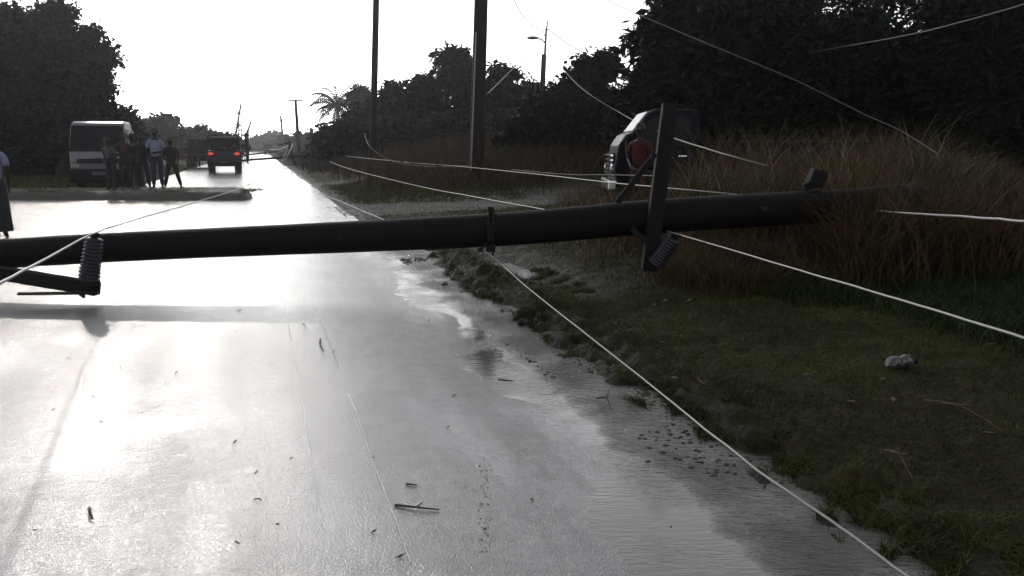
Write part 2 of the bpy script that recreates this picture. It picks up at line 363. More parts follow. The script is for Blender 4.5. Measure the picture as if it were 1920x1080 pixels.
def mudw(u, v):
    m = sstep(2.55, 2.1, u + 0.25 * nv((u, v), 2.2, 4)) if u > 0 else 0
    m = max(m, math.exp(-((u - 3.0) / 0.45) ** 2 - ((v - 9.2) / 2.6) ** 2) * 1.3, math.exp(-((v - 14.2) / 2.2) ** 2) * sstep(4.4, 3.2, u) * (u > 0))
    return min(1, m)
def gravw(u, v):
    if u < 1: return 0
    d = math.exp(-((v - 19.0 - 0.12 * (u - 3)) / 2.5) ** 4) * (0.75 + 0.5 * nv((u, v), 1.5, 2))
    d = max(d, math.exp(-((v - 31.5) / 1.8) ** 2 - ((u - 2.6) / 1.0) ** 2))
    return min(1, max(0, d))
for i, u in enumerate(us):
    for j, v in enumerate(vs_):
        if v < 60 and -1 < u < 30: zc[i, j, 0] = mudw(u, v); zc[i, j, 1] = gravw(u, v)
ca = ground.data.attributes.new('zone', 'FLOAT_COLOR', 'POINT'); ca.data.foreach_set('color', zc.reshape(-1))

# road sheet
rv = steps([(-60, -4, 10, 1), (-4, 1, .3, .1), (1, 14, 0.045, 0.07), (14, 60, 0.15, 0.8), (60, 2500, 2, 300)])
ts = np.concatenate([np.linspace(0, 0.6, 12, endpoint=False), np.linspace(0.6, 0.8, 12, endpoint=False), np.linspace(0.8, 1, 44)])
rV = []
for v in rv:
    e1 = road_edge(v); e0 = left_edge(v)
    for t in ts:
        u = (e0 + (e1 - e0) * t) if t < 1 else e1
        if e0 < -10:                             # keep resolution on the right when the sheet is wide
            u = (e0 + (-4 - e0) * (t / 0.6)) if t < 0.6 else -4 + (e1 + 4) * ((t - 0.6) / 0.4)
        rV.append(UV(u, v, road_z(u, v)))
n = len(ts); ri = np.arange(len(rV)).reshape(len(rv), n)
rF = np.stack([ri[:-1, :-1], ri[:-1, 1:], ri[1:, 1:], ri[1:, :-1]], -1).reshape(-1, 4)
road = mesh_np('road', [tuple(p) for p in rV], rF, M['road'], smooth=True); tag(road, kind='structure')
# roadside water lies level in the gutter; earth and asphalt rise out of it
wv = [UV(a, b, -0.0155) for a, b in ((1.0, -1), (3.6, -1), (3.9, 12.6), (1.2, 12.6))]
pud = mesh_np('puddle', [tuple(p) for p in wv], [[0, 1, 2, 3]], M['water']); tag(pud, kind='structure')
# two thin wet seams along the lane, their glint painted in pale
for u0, nm in ((0.16, 'road_seam_glint'), (0.435, 'road_seam_glint')):
    mb = MB(); vv_ = np.arange(2.6, 9.5, 0.05)
    for a, b in zip(vv_[:-1], vv_[1:]):
        if nv((a, u0 * 30), 1.3, 2) < -0.28: continue
        wd = 0.0020 * (1 + 0.7 * nv((a, u0), 6, 3))
        j0 = 0.006 * nv((a, u0), 2.5, 7); j1 = 0.006 * nv((b, u0), 2.5, 7); z = road_z(u0, a) + 0.004; z1 = road_z(u0, b) + 0.004
        mb.add([UV(u0 + j0 - wd, a, z), UV(u0 + j0 + wd, a, z), UV(u0 + j1 + wd, b, z1), UV(u0 + j1 - wd, b, z1)], [(0, 1, 2, 3)])
    tag(mb.build(nm, M['seam']), kind='structure')
def gz(p):
    u, v = touv(p); e1 = road_edge(v)
    if left_edge(v) < u < e1: return road_z(u, v)
    return height(u, v)

# earth berm across the mouth of the junction
def berm():
    V_ = []; nx, ny = 150, 22
    for i in range(nx):
        x = -26 + (18.9) * i / (nx - 1)
        for j in range(ny):
            y = 22.0 + 3.6 * j / (ny - 1)
            xe = -0.3225 * y; e = sstep(xe, xe - 0.3, x + 0.06 * nv((y, 0), 2)) ; s = sstep(0, 0.10, j / (ny - 1) + 0.02 * nv((x, y), 1.2)) * sstep(1, 0.72, j / (ny - 1))
            V_.append((x, y + 0.10 * nv((x, 0), 0.8, 3), -0.03 + 0.235 * e * s * (1 + 0.15 * nv((x, y), 1.3)) + 0.03 * nv((x, y), 3.0, 5) * s))
    ix = np.arange(nx * ny).reshape(nx, ny)
    f = np.stack([ix[:-1, :-1], ix[1:, :-1], ix[1:, 1:], ix[:-1, 1:]], -1).reshape(-1, 4)
    return tag(mesh_np('berm', V_, f, mat('berm_earth', (0.032, 0.028, 0.023), 0.8, nscale=4, namt=0.5, bump=0.8, bscale=20, spec=0.3), smooth=True), kind='structure')
berm()

# ------------------------------------------------------------------ grass
def blades(root, h, w_, lean, az, curl, seg=4):
    """ribbons; arrays of length n. returns V,F"""
    n = len(h); t = np.linspace(0, 1, seg + 1)
    dx = np.cos(az); dy = np.sin(az); fa = rng.uniform(0, 2 * np.pi, n); sx = np.cos(fa); sy = np.sin(fa)
    V_ = np.zeros((n, seg + 1, 2, 3))
    for k, tt in enumerate(t):
        out = lean * h * tt + curl * h * tt ** 2.5
        up = h * tt * (1 - 0.35 * curl * tt ** 2) - 0.25 * np.maximum(curl - .5, 0) * h * tt ** 3
        cx = root[:, 0] + dx * out; cy = root[:, 1] + dy * out; cz = root[:, 2] + up
        ww = w_ * (1 - tt ** 2 * 0.93) * 0.5
        V_[:, k, 0] = np.stack([cx - sx * ww, cy - sy * ww, cz], 1); V_[:, k, 1] = np.stack([cx + sx * ww, cy + sy * ww, cz], 1)
    b = (np.arange(n) * (seg + 1) * 2)[:, None]
    fs = [np.concatenate([b + 2 * k, b + 2 * k + 1, b + 2 * k + 3, b + 2 * k + 2], 1) for k in range(seg)]
    return V_.reshape(-1, 3), np.stack(fs, 1).reshape(-1, 4)
def scatter(n, u0, u1, v0, v1, keep, pw=1.0):
    out = []; tries = 0
    while len(out) < n and tries < n * 12:
        tries += 1
        u = random.uniform(u0, u1); v = v0 + (v1 - v0) * random.random() ** pw
        k = keep(u, v)
        if random.random() < k:
            z = height(u, v)
            if z > -0.024: p = UV(u, v, z); out.append((p.x, p.y, p.z - 0.005))
    return np.array(out)
def field(name, root, hr, wr, m, lean=0.5, curl=0.7, seg=3, hfun=None, label=None, cat='grass', tintf=None):
    n = len(root); h = rng.uniform(*hr, n)
    if hfun is not None: h = h * hfun(root)
    tint = rng.uniform(0, 1, n) ** 1.5
    if tintf is not None: tint = np.clip(tint * tintf(root), 0, 1)
    V_, F_ = blades(root, h, rng.uniform(*wr, n), rng.uniform(0, lean, n), rng.uniform(0, 2 * np.pi, n), rng.uniform(0.1, curl, n), seg)
    o = mesh_np(name, V_, F_, m, tint=np.repeat(tint, (seg + 1) * 2))
    return tag(o, label, cat, kind='stuff')
clump = lambda u, v, f, s: nv((u, v), f, s)
def vis(u, v):                                   # keep to what the view could plausibly reach
    p = UV(u, v); return p.y > 1.2 and abs(p.x) < 0.78 * p.y + 1.2
def k_short(u, v):
    if not vis(u, v): return 0
    k = sstep(2.05, 2.4, u + 0.35 * clump(u, v, 1.7, 2)) * (1 - mudw(u, v) * 0.8) * (1 - gravw(u, v) * 0.9)
    if abs(u - 2.28) < 0.35 and 7.3 < v < 10.2: k = max(k, 1.0)
    return k * (0.55 + 0.9 * max(0, clump(u, v, 3.5, 8) + 0.25))
tf = lambda r: np.array([0.75 + 1.1 * nv(p, 1.3, 3) + 0.5 * nv(p, 5, 4) for p in r])
field('verge_grass', scatter(120000, 2.0, 7.5, 0.4, 7.0, k_short, 0.8), (0.018, 0.055), (0.002, 0.0048), M['grass_short'], 0.9, 1.3, 2, label='short trodden grass mat growing beside the flooded road edge', tintf=tf)
field('verge_grass', scatter(70000, 2.0, 12, 6.5, 17.0, k_short, 0.8), (0.03, 0.085), (0.004, 0.009), M['grass_short'], 0.8, 1.2, 2, label='short grass around the muddy hollow beyond the fallen pole', tintf=tf)
def k_tuft(u, v):
    return 0.9 if vis(u, v) and -0.02 < height(u, v) < 0.03 and nv((u, v), 4.5, 13) > -0.05 else 0
field('verge_grass', scatter(26000, 1.95, 3.2, 0.5, 9, k_tuft), (0.02, 0.075), (0.0022, 0.005), M['grass_short'], 0.9, 1.3, 2, label='tufts of grass standing out of the water along the flooded edge', tintf=tf)
def k_green(u, v):
    return vis(u, v) * sstep(4.2, 5.2, u + 0.7 * clump(u, v, 0.8, 2) + 0.08 * v - 0.3) * max(0, 0.5 + clump(u, v, 2.0, 9))
field('green_grass', scatter(42000, 3.9, 9, 1.5, 8.0, k_green), (0.09, 0.27), (0.004, 0.009), M['grass_green'], 0.5, 1.0, 3, label='longer green grass tufts at the right of the verge')
# tall dry grass bank
def k_tall(u, v):
    p = UV(u, v)
    if not vis(u, v) or p.y < 7.0: return 0
    fy = 8.7 - 1.9 * sstep(2.85, 3.35, p.x + 0.3 * clump(u, v, 1.0, 7))
    a = sstep(0.6, 2.0, p.x - 0.0) * sstep(fy, fy + 0.7, p.y + 0.5 * clump(u, v, 1.1, 2)) * sstep(18.0, 14.5, v - 0.16 * (u - 3))
    return a * max(0.05, 0.55 + 1.1 * clump(u, v, 1.5, 5))
def h_tall(r):
    out = []
    for p in r:
        base = 0.34 + 0.62 * sstep(1.0, 4.2, p[0]) - 0.55 * sstep(4.9, 6.4, p[0] * 10.0 / max(8.0, p[1]))
        out.append(base * max(0.92 * sstep(2.9, 3.5, p[0]), 0.62 + 0.38 * sstep(7.6, 10.2, p[1])) * (1 + 0.75 * nv(p, 0.9, 3)))
    return np.array(out)
tall = scatter(36000, 3.2, 15, 5.2, 18.0, k_tall)
field('dry_grass', tall, (0.75, 1.40), (0.005, 0.011), M['grass_dry'], 0.35, 0.75, 5, h_tall, 'tall rust brown dry grass bank behind the fallen pole', tintf=lambda r: np.array([0.75 + 1.6 * nv(p, 0.9, 17) for p in r]))
field('dry_grass', scatter(1500, 4.0, 13, 9.2, 15.0, k_tall), (1.0, 1.6), (0.007, 0.015), M['grass_pale'], 0.25, 1.0, 6, h_tall, 'pale bleached reed stalks standing above the brown grass')
field('green_weeds', scatter(6000, 3.6, 14, 8.2, 14.0, lambda u, v: k_tall(u, v) * (nv((u, v), 0.9, 17) < -0.08)), (0.5, 1.15), (0.010, 0.022), M['grass_green'], 0.45, 0.9, 4, h_tall, 'dark green weeds growing through the brown grass bank', 'weeds')
def k_front(u, v):
    p = UV(u, v); return 0.9 if p.x > 2.75 + .25 * (8.3 - p.y) + .3 * nv((u, v), 2, 3) and 7.0 < p.y < 8.2 else 0
field('dry_grass', scatter(5200, 4.2, 9, 4.6, 8.2, k_front), (0.55, 1.25), (0.006, 0.013), M['grass_dry'], 0.35, 0.8, 5, None, 'dry brown grass swallowing the right end of the fallen pole', tintf=lambda r: np.array([0.5 + 0.8 * nv(p, 1.1, 17) for p in r]))  # lower tint: darker growth, with the dimness before the bank painted in
# low brown growth in front of the bank and under the pole
def k_low(u, v):
    p = UV(u, v); return vis(u, v) * sstep(6.9, 8.0, p.y + 0.6 * clump(u, v, 1.3, 2)) * sstep(9.6, 9.0, p.y) * sstep(1.2, 2.2, p.x) * max(0, .55 + clump(u, v, 2.2, 4))
field('dry_grass', scatter(30000, 3, 11, 5, 11.5, k_low), (0.10, 0.42), (0.004, 0.009), M['grass_dry'], 0.5, 0.9, 4, None, 'low brown grass growing under the fallen pole', tintf=lambda r: np.array([0.6 + 0.9 * nv(p, 1.1, 19) for p in r]))  # lower tint: darker weeds, plus the shade below the pole put into colour
# bank beyond the driveway
def k_bank(u, v): return vis(u, v) * sstep(21.6, 23.5, v + 1.2 * clump(u, v, 0.6, 2) - 0.45 * max(0, 5 - u)) * sstep(2.6, 4.2, u) * max(0.05, .6 + clump(u, v, 0.9, 5))
field('dry_grass', scatter(26000, 2.4, 22, 21.0, 46, k_bank, 1.3), (0.45, 1.0), (0.010, 0.024), M['grass_dry'], 0.45, 0.8, 4, lambda r: np.array([0.55 + 0.6 * sstep(3.2, 7, touv(p)[0]) + .4 * nv(p, .5, 2) for p in r]), 'dark brown weeds on the bank beyond the gravel drive', tintf=lambda r: np.full(len(r), .45))
field('green_grass', scatter(26000, 2.1, 7, 20.5, 30, lambda u, v: vis(u, v) * (1 - gravw(u, v)) * sstep(2.1, 2.7, u), 1.2), (0.05, 0.17), (0.008, 0.016), M['grass_short'], 0.6, 0.9, 2, None, 'strip of low green grass between the gravel drive and the road')
field('dry_grass', scatter(22000, 2.2, 30, 44, 150, lambda u, v: vis(u, v) * sstep(2.2, 3.4, u), 1.6), (0.3, 0.9), (0.03, 0.07), M['leaf_far'], 0.5, 0.8, 3, None, 'far roadside weeds on the right of the road')
# left side
def left_pts(n, x0, x1, y0, y1, cond=None, z=None):
    out = []
    while len(out) < n:
        p = (random.uniform(x0, x1), random.uniform(y0, y1))
        if cond and not cond(p): continue
        u, v = touv(p); zz = height(u, v) if z is None else z(p); out.append((p[0], p[1], zz - 0.01))
    return np.array(out)
field('green_grass', left_pts(24000, -34, -10.5, 25.5, 60, lambda p: touv(p)[0] < left_edge(touv(p)[1]) - 0.2), (0.08, 0.32), (0.012, 0.028), M['grass_short'], 0.6, 0.9, 2, None, 'rough grass behind the earth berm at the left')
field('berm_grass', left_pts(9000, -20, -7.4, 22.35, 25.2, lambda p: nv(p, 1.2, 4) > -0.15, lambda p: 0.17), (0.03, 0.13), (0.008, 0.018), M['grass_short'], 0.6, 0.9, 2, None, 'thin weeds sprouting along the earth berm')

# ------------------------------------------------------------------ trees
def leaves(clusters, per, cr, ll, lw, droop=0.3):
    """clusters (k,3); returns V,F,tint of rhombic leaves"""
    k = len(clusters); n = k * per
    c = np.repeat(clusters, per, 0) + rng.normal(0, 1, (n, 3)) * np.array([cr, cr, cr * 0.75]) * 0.55
    a = rng.uniform(0, 2 * np.pi, n); el = rng.normal(-droop, 0.55, n)
    d = np.stack([np.cos(a) * np.cos(el), np.sin(a) * np.cos(el), np.sin(el)], 1)
    r = rng.normal(0, 1, (n, 3)); s = np.cross(d, r); s /= np.linalg.norm(s, axis=1)[:, None] + 1e-9
    L_ = (ll * rng.uniform(0.6, 1.3, n))[:, None]; W_ = (lw * rng.uniform(0.7, 1.3, n))[:, None]
    V_ = np.stack([c, c + d * L_ * .5 + s * W_ * .5, c + d * L_, c + d * L_ * .5 - s * W_ * .5], 1).reshape(-1, 3)
    F_ = np.arange(4 * n).reshape(-1, 4)
    tint = np.repeat(np.clip(np.repeat(rng.uniform(0, 1, k), per) * 0.7 + rng.uniform(0, .3, n), 0, 1), 4)
    return V_, F_, tint
def crown_pts(blobs, n, shell):
    vol = np.array([b[1][0] * b[1][1] * b[1][2] for b in blobs]) ** 0.75; pr = vol / vol.sum(); out = []
    for b, q in zip(blobs, pr):
        m = max(3, int(n * q)); d = rng.normal(0, 1, (m, 3)); d /= np.linalg.norm(d, axis=1)[:, None]
        r = rng.uniform(0, 1, m) ** (1 / 3) if not shell else 1 - 0.35 * rng.uniform(0, 1, m) ** 1.3
        # lumpy outline
        r = r * np.array([1 + 0.42 * nv((q_[0] * 2.2 + b[0][0], q_[1] * 2.2 + q_[2] * 2.7), 1.0, 3) for q_ in d])
        out.append(np.array(b[0]) + d * r[:, None] * np.array(b[1]))
    return np.concatenate(out)
def PB(px, py, Y, rx, ry, dep=None):            # a crown lobe: centre and radii from where it stands
    s = Y / F; return (tuple(P(px, py, Y)), (rx * s, (dep if dep else (rx + ry) / 2) * s, ry * s))
def tree(name, base, blobs, m, label, cat='tree', group=None, ncl=250, per=40, cr=0.45, ll=0.22, lw=0.07, fill=1.0, trunk=0.22, shell=0.6):
    root = empty(name, base, 0, label, cat, group); B = np.array(base)
    cen = Vector(np.mean([b[0] for b in blobs], 0)); mb = MB(base)
    top = Vector((cen.x, cen.y, cen.z)); mid = Vector(base).lerp(top, 0.45) + Vector((random.uniform(-.2, .2), 0, 0))
    mb.tube(spline([Vector(base) - Vector((0, 0, .1)), mid, top], 5), [trunk * (1 - 0.055 * i) for i in range(11)], 8)
    for b in blobs:
        s0 = Vector(base).lerp(top, random.uniform(0.35, 0.7)); e = Vector(b[0]); md = (s0 + e) / 2 + Vector((0, 0, 0.15 * (e - s0).length))
        mb.tube(spline([s0, md, e, e + Vector((random.uniform(-.3, .3), 0, b[1][2] * .55))], 4), [trunk * .5 * (1 - 0.07 * i) for i in range(13)], 6)
    mb.build('trunk', M['bark'], root, smooth=True)
    c1 = crown_pts(blobs, int(ncl * shell), True); c2 = crown_pts(blobs, int(ncl * (1 - shell)), False)
    V1, F1, t1 = leaves(np.concatenate([c1, c2]), per, cr, ll, lw)
    big_ = [(b[0], tuple(a * 1.16 for a in b[1])) for b in blobs]
    V3, F3, t3 = leaves(crown_pts(big_, int(ncl * .16), True), max(8, per // 3), cr * .55, ll, lw)
    F3 = F3 + len(V1); V1 = np.concatenate([V1, V3]); F1 = np.concatenate([F1, F3]); t1 = np.concatenate([t1, t3])
    if fill > 0:                                 # deep inside, larger overlapping leaf sprays
        sm = [(b[0], tuple(a * 0.72 for a in b[1])) for b in blobs]
        V2, F2, t2 = leaves(crown_pts(sm, int(ncl * fill), False), 20, cr, ll * 1.5, lw * 2.6)
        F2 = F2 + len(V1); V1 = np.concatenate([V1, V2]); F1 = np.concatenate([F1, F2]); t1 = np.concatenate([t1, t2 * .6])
    mesh_np('crown', V1 - B, F1, m, root, tint=t1)
    return root
def bush(name, base, blobs, m, label, group=None, **kw): return tree(name, base, blobs, m, label, 'bush', group, trunk=0.06, **kw)
def gb(px, Y):                                   # foot of a plant at picture column px and distance Y
    p = P(px, 300, Y); return (p.x, Y, gz(p) - 0.02)
RG = 'big dark trees on the right'
# right, near
Y = 24
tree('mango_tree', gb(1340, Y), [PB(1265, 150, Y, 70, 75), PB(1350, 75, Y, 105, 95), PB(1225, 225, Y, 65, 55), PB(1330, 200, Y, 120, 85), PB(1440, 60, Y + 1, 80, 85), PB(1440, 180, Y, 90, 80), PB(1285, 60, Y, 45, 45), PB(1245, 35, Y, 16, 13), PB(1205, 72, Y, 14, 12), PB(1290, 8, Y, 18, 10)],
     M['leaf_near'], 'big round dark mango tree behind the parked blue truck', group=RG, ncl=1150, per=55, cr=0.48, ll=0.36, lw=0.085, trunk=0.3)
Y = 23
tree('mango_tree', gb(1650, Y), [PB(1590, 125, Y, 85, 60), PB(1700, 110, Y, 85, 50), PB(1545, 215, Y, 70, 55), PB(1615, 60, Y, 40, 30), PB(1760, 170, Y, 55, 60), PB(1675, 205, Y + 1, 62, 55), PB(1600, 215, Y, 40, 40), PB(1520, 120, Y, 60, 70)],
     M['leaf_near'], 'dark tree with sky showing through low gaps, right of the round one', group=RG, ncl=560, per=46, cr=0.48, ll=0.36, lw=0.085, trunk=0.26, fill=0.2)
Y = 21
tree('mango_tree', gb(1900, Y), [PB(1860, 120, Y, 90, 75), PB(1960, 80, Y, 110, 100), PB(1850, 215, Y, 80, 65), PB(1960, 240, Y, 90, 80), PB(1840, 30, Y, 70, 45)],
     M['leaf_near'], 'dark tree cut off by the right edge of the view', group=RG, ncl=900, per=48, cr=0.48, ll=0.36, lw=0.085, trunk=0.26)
Y = 27
for px, py, rx, ry, lb in ((1235, 290, 75, 45, 'black undergrowth behind the parked blue truck'), (1400, 285, 110, 50, 'black undergrowth under the round mango tree'),
                       (1560, 292, 90, 45, 'black undergrowth behind the reed stalks'), (1700, 305, 90, 42, 'black undergrowth below the lit gaps of the second tree'), (1850, 285, 110, 60, 'black undergrowth at the far right')):
    bush('undergrowth_bush', gb(px, Y), [PB(px, py, Y, rx, ry), PB(px + 20, py + 15, Y, rx, ry)], M['leaf_near'], lb, 'undergrowth below the right hand trees', ncl=330, per=40, cr=0.5, ll=0.28, lw=0.09, fill=1.5)
tree('tall_thin_tree', gb(1560, 30), [PB(1545, 30, 30, 45, 40), PB(1640, 10, 30, 60, 30), PB(1740, 5, 30, 60, 28), PB(1600, 70, 30, 60, 22), PB(1830, -10, 30, 60, 30), PB(1700, -60, 30, 190, 50)],
     M['leaf_near'], 'thin topped tree with sky speckled through it above the second dark tree', group=RG, ncl=330, per=34, cr=0.45, ll=0.3, lw=0.08, fill=0)
# right, middle distance
Y = 33
tree('broadleaf_tree', gb(1100, Y), [PB(1105, 190, Y, 36, 32), PB(1150, 220, Y, 36, 46), PB(1137, 118, Y, 15, 20), PB(1093, 120, Y, 9, 9), PB(1112, 143, Y, 14, 14), PB(1072, 145, Y, 8, 8), PB(1060, 195, Y, 35, 35)],
     M['leaf_mid'], 'tree with knobbly top twigs left of the round mango tree', ncl=520, per=42, cr=0.36, ll=0.26, lw=0.09, fill=0.8)
Y = 31
bush('roadside_bush', gb(1030, Y), [PB(1030, 235, Y, 55, 52), PB(1085, 250, Y, 65, 58), PB(985, 270, Y, 40, 38), PB(1140, 270, Y, 60, 55)], M['leaf_near'], 'large dark green bush between the thick pole and the blue truck', ncl=900, per=44, cr=0.42, ll=0.26, lw=0.09, fill=1.4)
Y = 58
CG = 'trees beyond the gravel drive'
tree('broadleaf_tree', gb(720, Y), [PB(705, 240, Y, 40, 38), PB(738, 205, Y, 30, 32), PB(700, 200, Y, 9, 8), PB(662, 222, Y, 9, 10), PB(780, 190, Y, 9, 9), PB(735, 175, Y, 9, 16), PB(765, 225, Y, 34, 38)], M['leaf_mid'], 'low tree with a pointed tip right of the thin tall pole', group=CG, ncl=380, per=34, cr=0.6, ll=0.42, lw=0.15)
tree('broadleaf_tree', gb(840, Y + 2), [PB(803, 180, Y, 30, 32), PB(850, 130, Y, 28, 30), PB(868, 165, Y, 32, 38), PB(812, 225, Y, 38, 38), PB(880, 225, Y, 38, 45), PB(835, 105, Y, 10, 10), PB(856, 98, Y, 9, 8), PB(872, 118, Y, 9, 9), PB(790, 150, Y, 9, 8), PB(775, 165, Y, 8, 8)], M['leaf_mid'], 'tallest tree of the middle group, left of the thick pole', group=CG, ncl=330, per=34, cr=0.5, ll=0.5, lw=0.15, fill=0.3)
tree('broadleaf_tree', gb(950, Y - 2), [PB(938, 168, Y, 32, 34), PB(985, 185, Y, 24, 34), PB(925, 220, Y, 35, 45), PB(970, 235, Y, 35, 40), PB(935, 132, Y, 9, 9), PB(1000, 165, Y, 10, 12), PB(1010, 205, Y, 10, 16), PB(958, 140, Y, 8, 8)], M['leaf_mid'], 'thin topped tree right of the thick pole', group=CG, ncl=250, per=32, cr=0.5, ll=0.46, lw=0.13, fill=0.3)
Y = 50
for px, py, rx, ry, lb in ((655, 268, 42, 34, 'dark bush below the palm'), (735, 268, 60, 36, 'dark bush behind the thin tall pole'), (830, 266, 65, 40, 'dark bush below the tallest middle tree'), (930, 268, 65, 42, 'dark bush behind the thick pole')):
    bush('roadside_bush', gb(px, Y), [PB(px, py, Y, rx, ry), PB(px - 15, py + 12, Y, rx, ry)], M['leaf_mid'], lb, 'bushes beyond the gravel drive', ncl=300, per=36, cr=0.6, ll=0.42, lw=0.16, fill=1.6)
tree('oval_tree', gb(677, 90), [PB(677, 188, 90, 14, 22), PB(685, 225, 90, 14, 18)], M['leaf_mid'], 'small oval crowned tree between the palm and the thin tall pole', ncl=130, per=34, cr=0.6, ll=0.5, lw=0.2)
# left
Y = 38
tree('broadleaf_tree', gb(-60, Y), [PB(-70, 110, Y, 110, 90), PB(10, 110, Y, 70, 80), PB(-30, 210, Y, 120, 90), PB(0, 40, Y, 40, 25)], M['leaf_left'], 'large dark tree at the left edge of the view', ncl=800, per=55, cr=0.5, ll=0.24, lw=0.09, trunk=0.35)
tree('broadleaf_tree', gb(110, Y - 1), [PB(70, 90, Y, 55, 60), PB(115, 110, Y, 62, 62), PB(100, 35, Y, 32, 24), PB(155, 125, Y, 42, 46), PB(150, 190, Y, 50, 45), PB(70, 200, Y, 85, 80), PB(178, 222, Y, 45, 18), PB(150, 255, Y, 70, 35), PB(98, 14, Y, 14, 12), PB(125, 22, Y, 12, 10), PB(172, 62, Y, 16, 12), PB(192, 92, Y, 14, 12), PB(205, 112, Y, 10, 8), PB(196, 165, Y, 14, 14), PB(228, 212, Y, 18, 7), PB(20, 22, Y, 12, 14)],
     M['leaf_left'], 'large dark tree with ragged right side above the white truck', ncl=1100, per=52, cr=0.42, ll=0.24, lw=0.09, trunk=0.3, fill=0.8)
Y = 40
for px, py, rx, ry, lb in ((-20, 280, 95, 50, 'dark hedge growth at the left edge'), (110, 282, 95, 45, 'dark hedge growth behind the white truck'), (215, 250, 35, 35, 'low dark growth right of the white truck cab')):
    bush('roadside_bush', gb(px, Y), [PB(px, py, Y, rx, ry), PB(px, py + 12, Y, rx, ry)], M['leaf_left'], lb, 'bushes under the left trees', ncl=420, per=45, cr=0.5, ll=0.26, lw=0.10, fill=1.5)
Y = 95
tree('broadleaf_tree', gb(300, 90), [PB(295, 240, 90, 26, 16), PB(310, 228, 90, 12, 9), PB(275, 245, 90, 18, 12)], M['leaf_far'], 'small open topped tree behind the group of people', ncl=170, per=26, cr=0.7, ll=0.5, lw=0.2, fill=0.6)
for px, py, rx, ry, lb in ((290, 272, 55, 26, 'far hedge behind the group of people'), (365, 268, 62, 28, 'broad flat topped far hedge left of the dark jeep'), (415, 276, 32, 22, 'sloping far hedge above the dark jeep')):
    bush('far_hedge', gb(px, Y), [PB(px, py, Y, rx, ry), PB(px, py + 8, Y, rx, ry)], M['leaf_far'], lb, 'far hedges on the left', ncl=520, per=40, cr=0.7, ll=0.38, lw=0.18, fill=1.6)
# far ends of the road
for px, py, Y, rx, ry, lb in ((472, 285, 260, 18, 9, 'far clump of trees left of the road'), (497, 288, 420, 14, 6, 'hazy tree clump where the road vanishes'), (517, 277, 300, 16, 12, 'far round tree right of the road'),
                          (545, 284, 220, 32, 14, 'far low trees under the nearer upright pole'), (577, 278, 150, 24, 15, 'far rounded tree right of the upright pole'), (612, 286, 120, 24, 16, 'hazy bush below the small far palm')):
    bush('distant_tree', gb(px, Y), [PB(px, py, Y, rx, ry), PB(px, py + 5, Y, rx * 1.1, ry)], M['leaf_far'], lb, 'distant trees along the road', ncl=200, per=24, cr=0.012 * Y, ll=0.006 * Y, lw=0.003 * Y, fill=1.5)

def palm(px, py, Y, rad, label, trunk_r=0.16, nf=26):
    base = Vector(gb(px + 4, Y)); top = P(px, py, Y); root = empty('palm_tree', base, 0, label, 'palm tree', 'palms beside the road'); s = Y / F * rad
    mb = MB(base); mb.tube(spline([base, base.lerp(top, .5) + Vector((.25, 0, 0)), top], 6), [trunk_r * (1 - .03 * i) for i in range(13)], 8); mb.build('trunk', M['bark'], root, smooth=True)
    fr = MB(base)
    for i in range(nf):
        a = i * 2.39996 + random.uniform(-.2, .2); el = R(75) - R(105) * (i / nf) ** 0.9; Lf = s * random.uniform(0.85, 1.15)
        pts = []; q = top.copy(); e = el
        for k in range(9):
            pts.append(q.copy()); q = q + Vector((math.cos(a) * math.cos(e), math.sin(a) * math.cos(e), math.sin(e))) * (Lf / 8); e -= R(13) * (0.6 + k * .13)
        fr.tube(pts, [.035 * (1 - k / 10) for k in range(9)], 4)
        for k in range(1, 9):
            for sgn in (-1, 1):
                for h in (0, .5):
                    p = pts[k - 1].lerp(pts[k], h); d = (pts[k] - pts[k - 1]).normalized(); side = d.cross(Vector((0, 0, 1))).normalized() * sgn
                    tip = p + (side * .75 + d * .45 + Vector((0, 0, -.55))) * Lf * .26 * math.sin(math.pi * min(.97, (k + h) / 9) * .85 + .3)
                    fr.add([p, p + d * .10 * s / 2.5, tip, p - d * .06], [(0, 1, 2, 3)])
    fr.build('frond', leafm, root)
leafm = mat('palm_leaf', (0.004, 0.005, 0.003), 0.7, spec=0.1, nscale=3, namt=0.3)
palm(632, 197, 100, 66, 'coconut palm at the left end of the middle trees', nf=28)
palm(598, 267, 150, 15, 'small far palm left of the coconut palm', nf=18)

# ------------------------------------------------------------------ the fallen pole
A = P(-260, 494, 7.85); Bp = P(190, 465, 7.92); Cp = P(900, 432.5, 8.05); Dp = P(1240, 405, 8.15); Ep = P(1592, 384, 8.3)
fp = empty('fallen_utility_pole', (Dp.x, Dp.y, gz(Dp)), 0, 'thick black utility pole lying across the whole road', 'utility pole'); b0 = fp.location.copy()
mb = MB(b0); Fp = P(1712, 372, 8.55)
pts = spline([A, Bp, Cp, Dp, Ep, Fp], 14); nn = len(pts)
rr_ = []
for i, p in enumerate(pts):
    px = (p.x / p.y); rr_.append(0.146 + 0.028 * sstep(-0.5, 0.2, px) - 0.006 * sstep(.25, .45, px) + 0.0025 * nv((i * .6, 0), 1, 3))
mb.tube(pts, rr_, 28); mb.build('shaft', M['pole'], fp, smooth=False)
for pl in fp.children[0].data.polygons: pl.use_smooth = len(pl.vertices) == 4
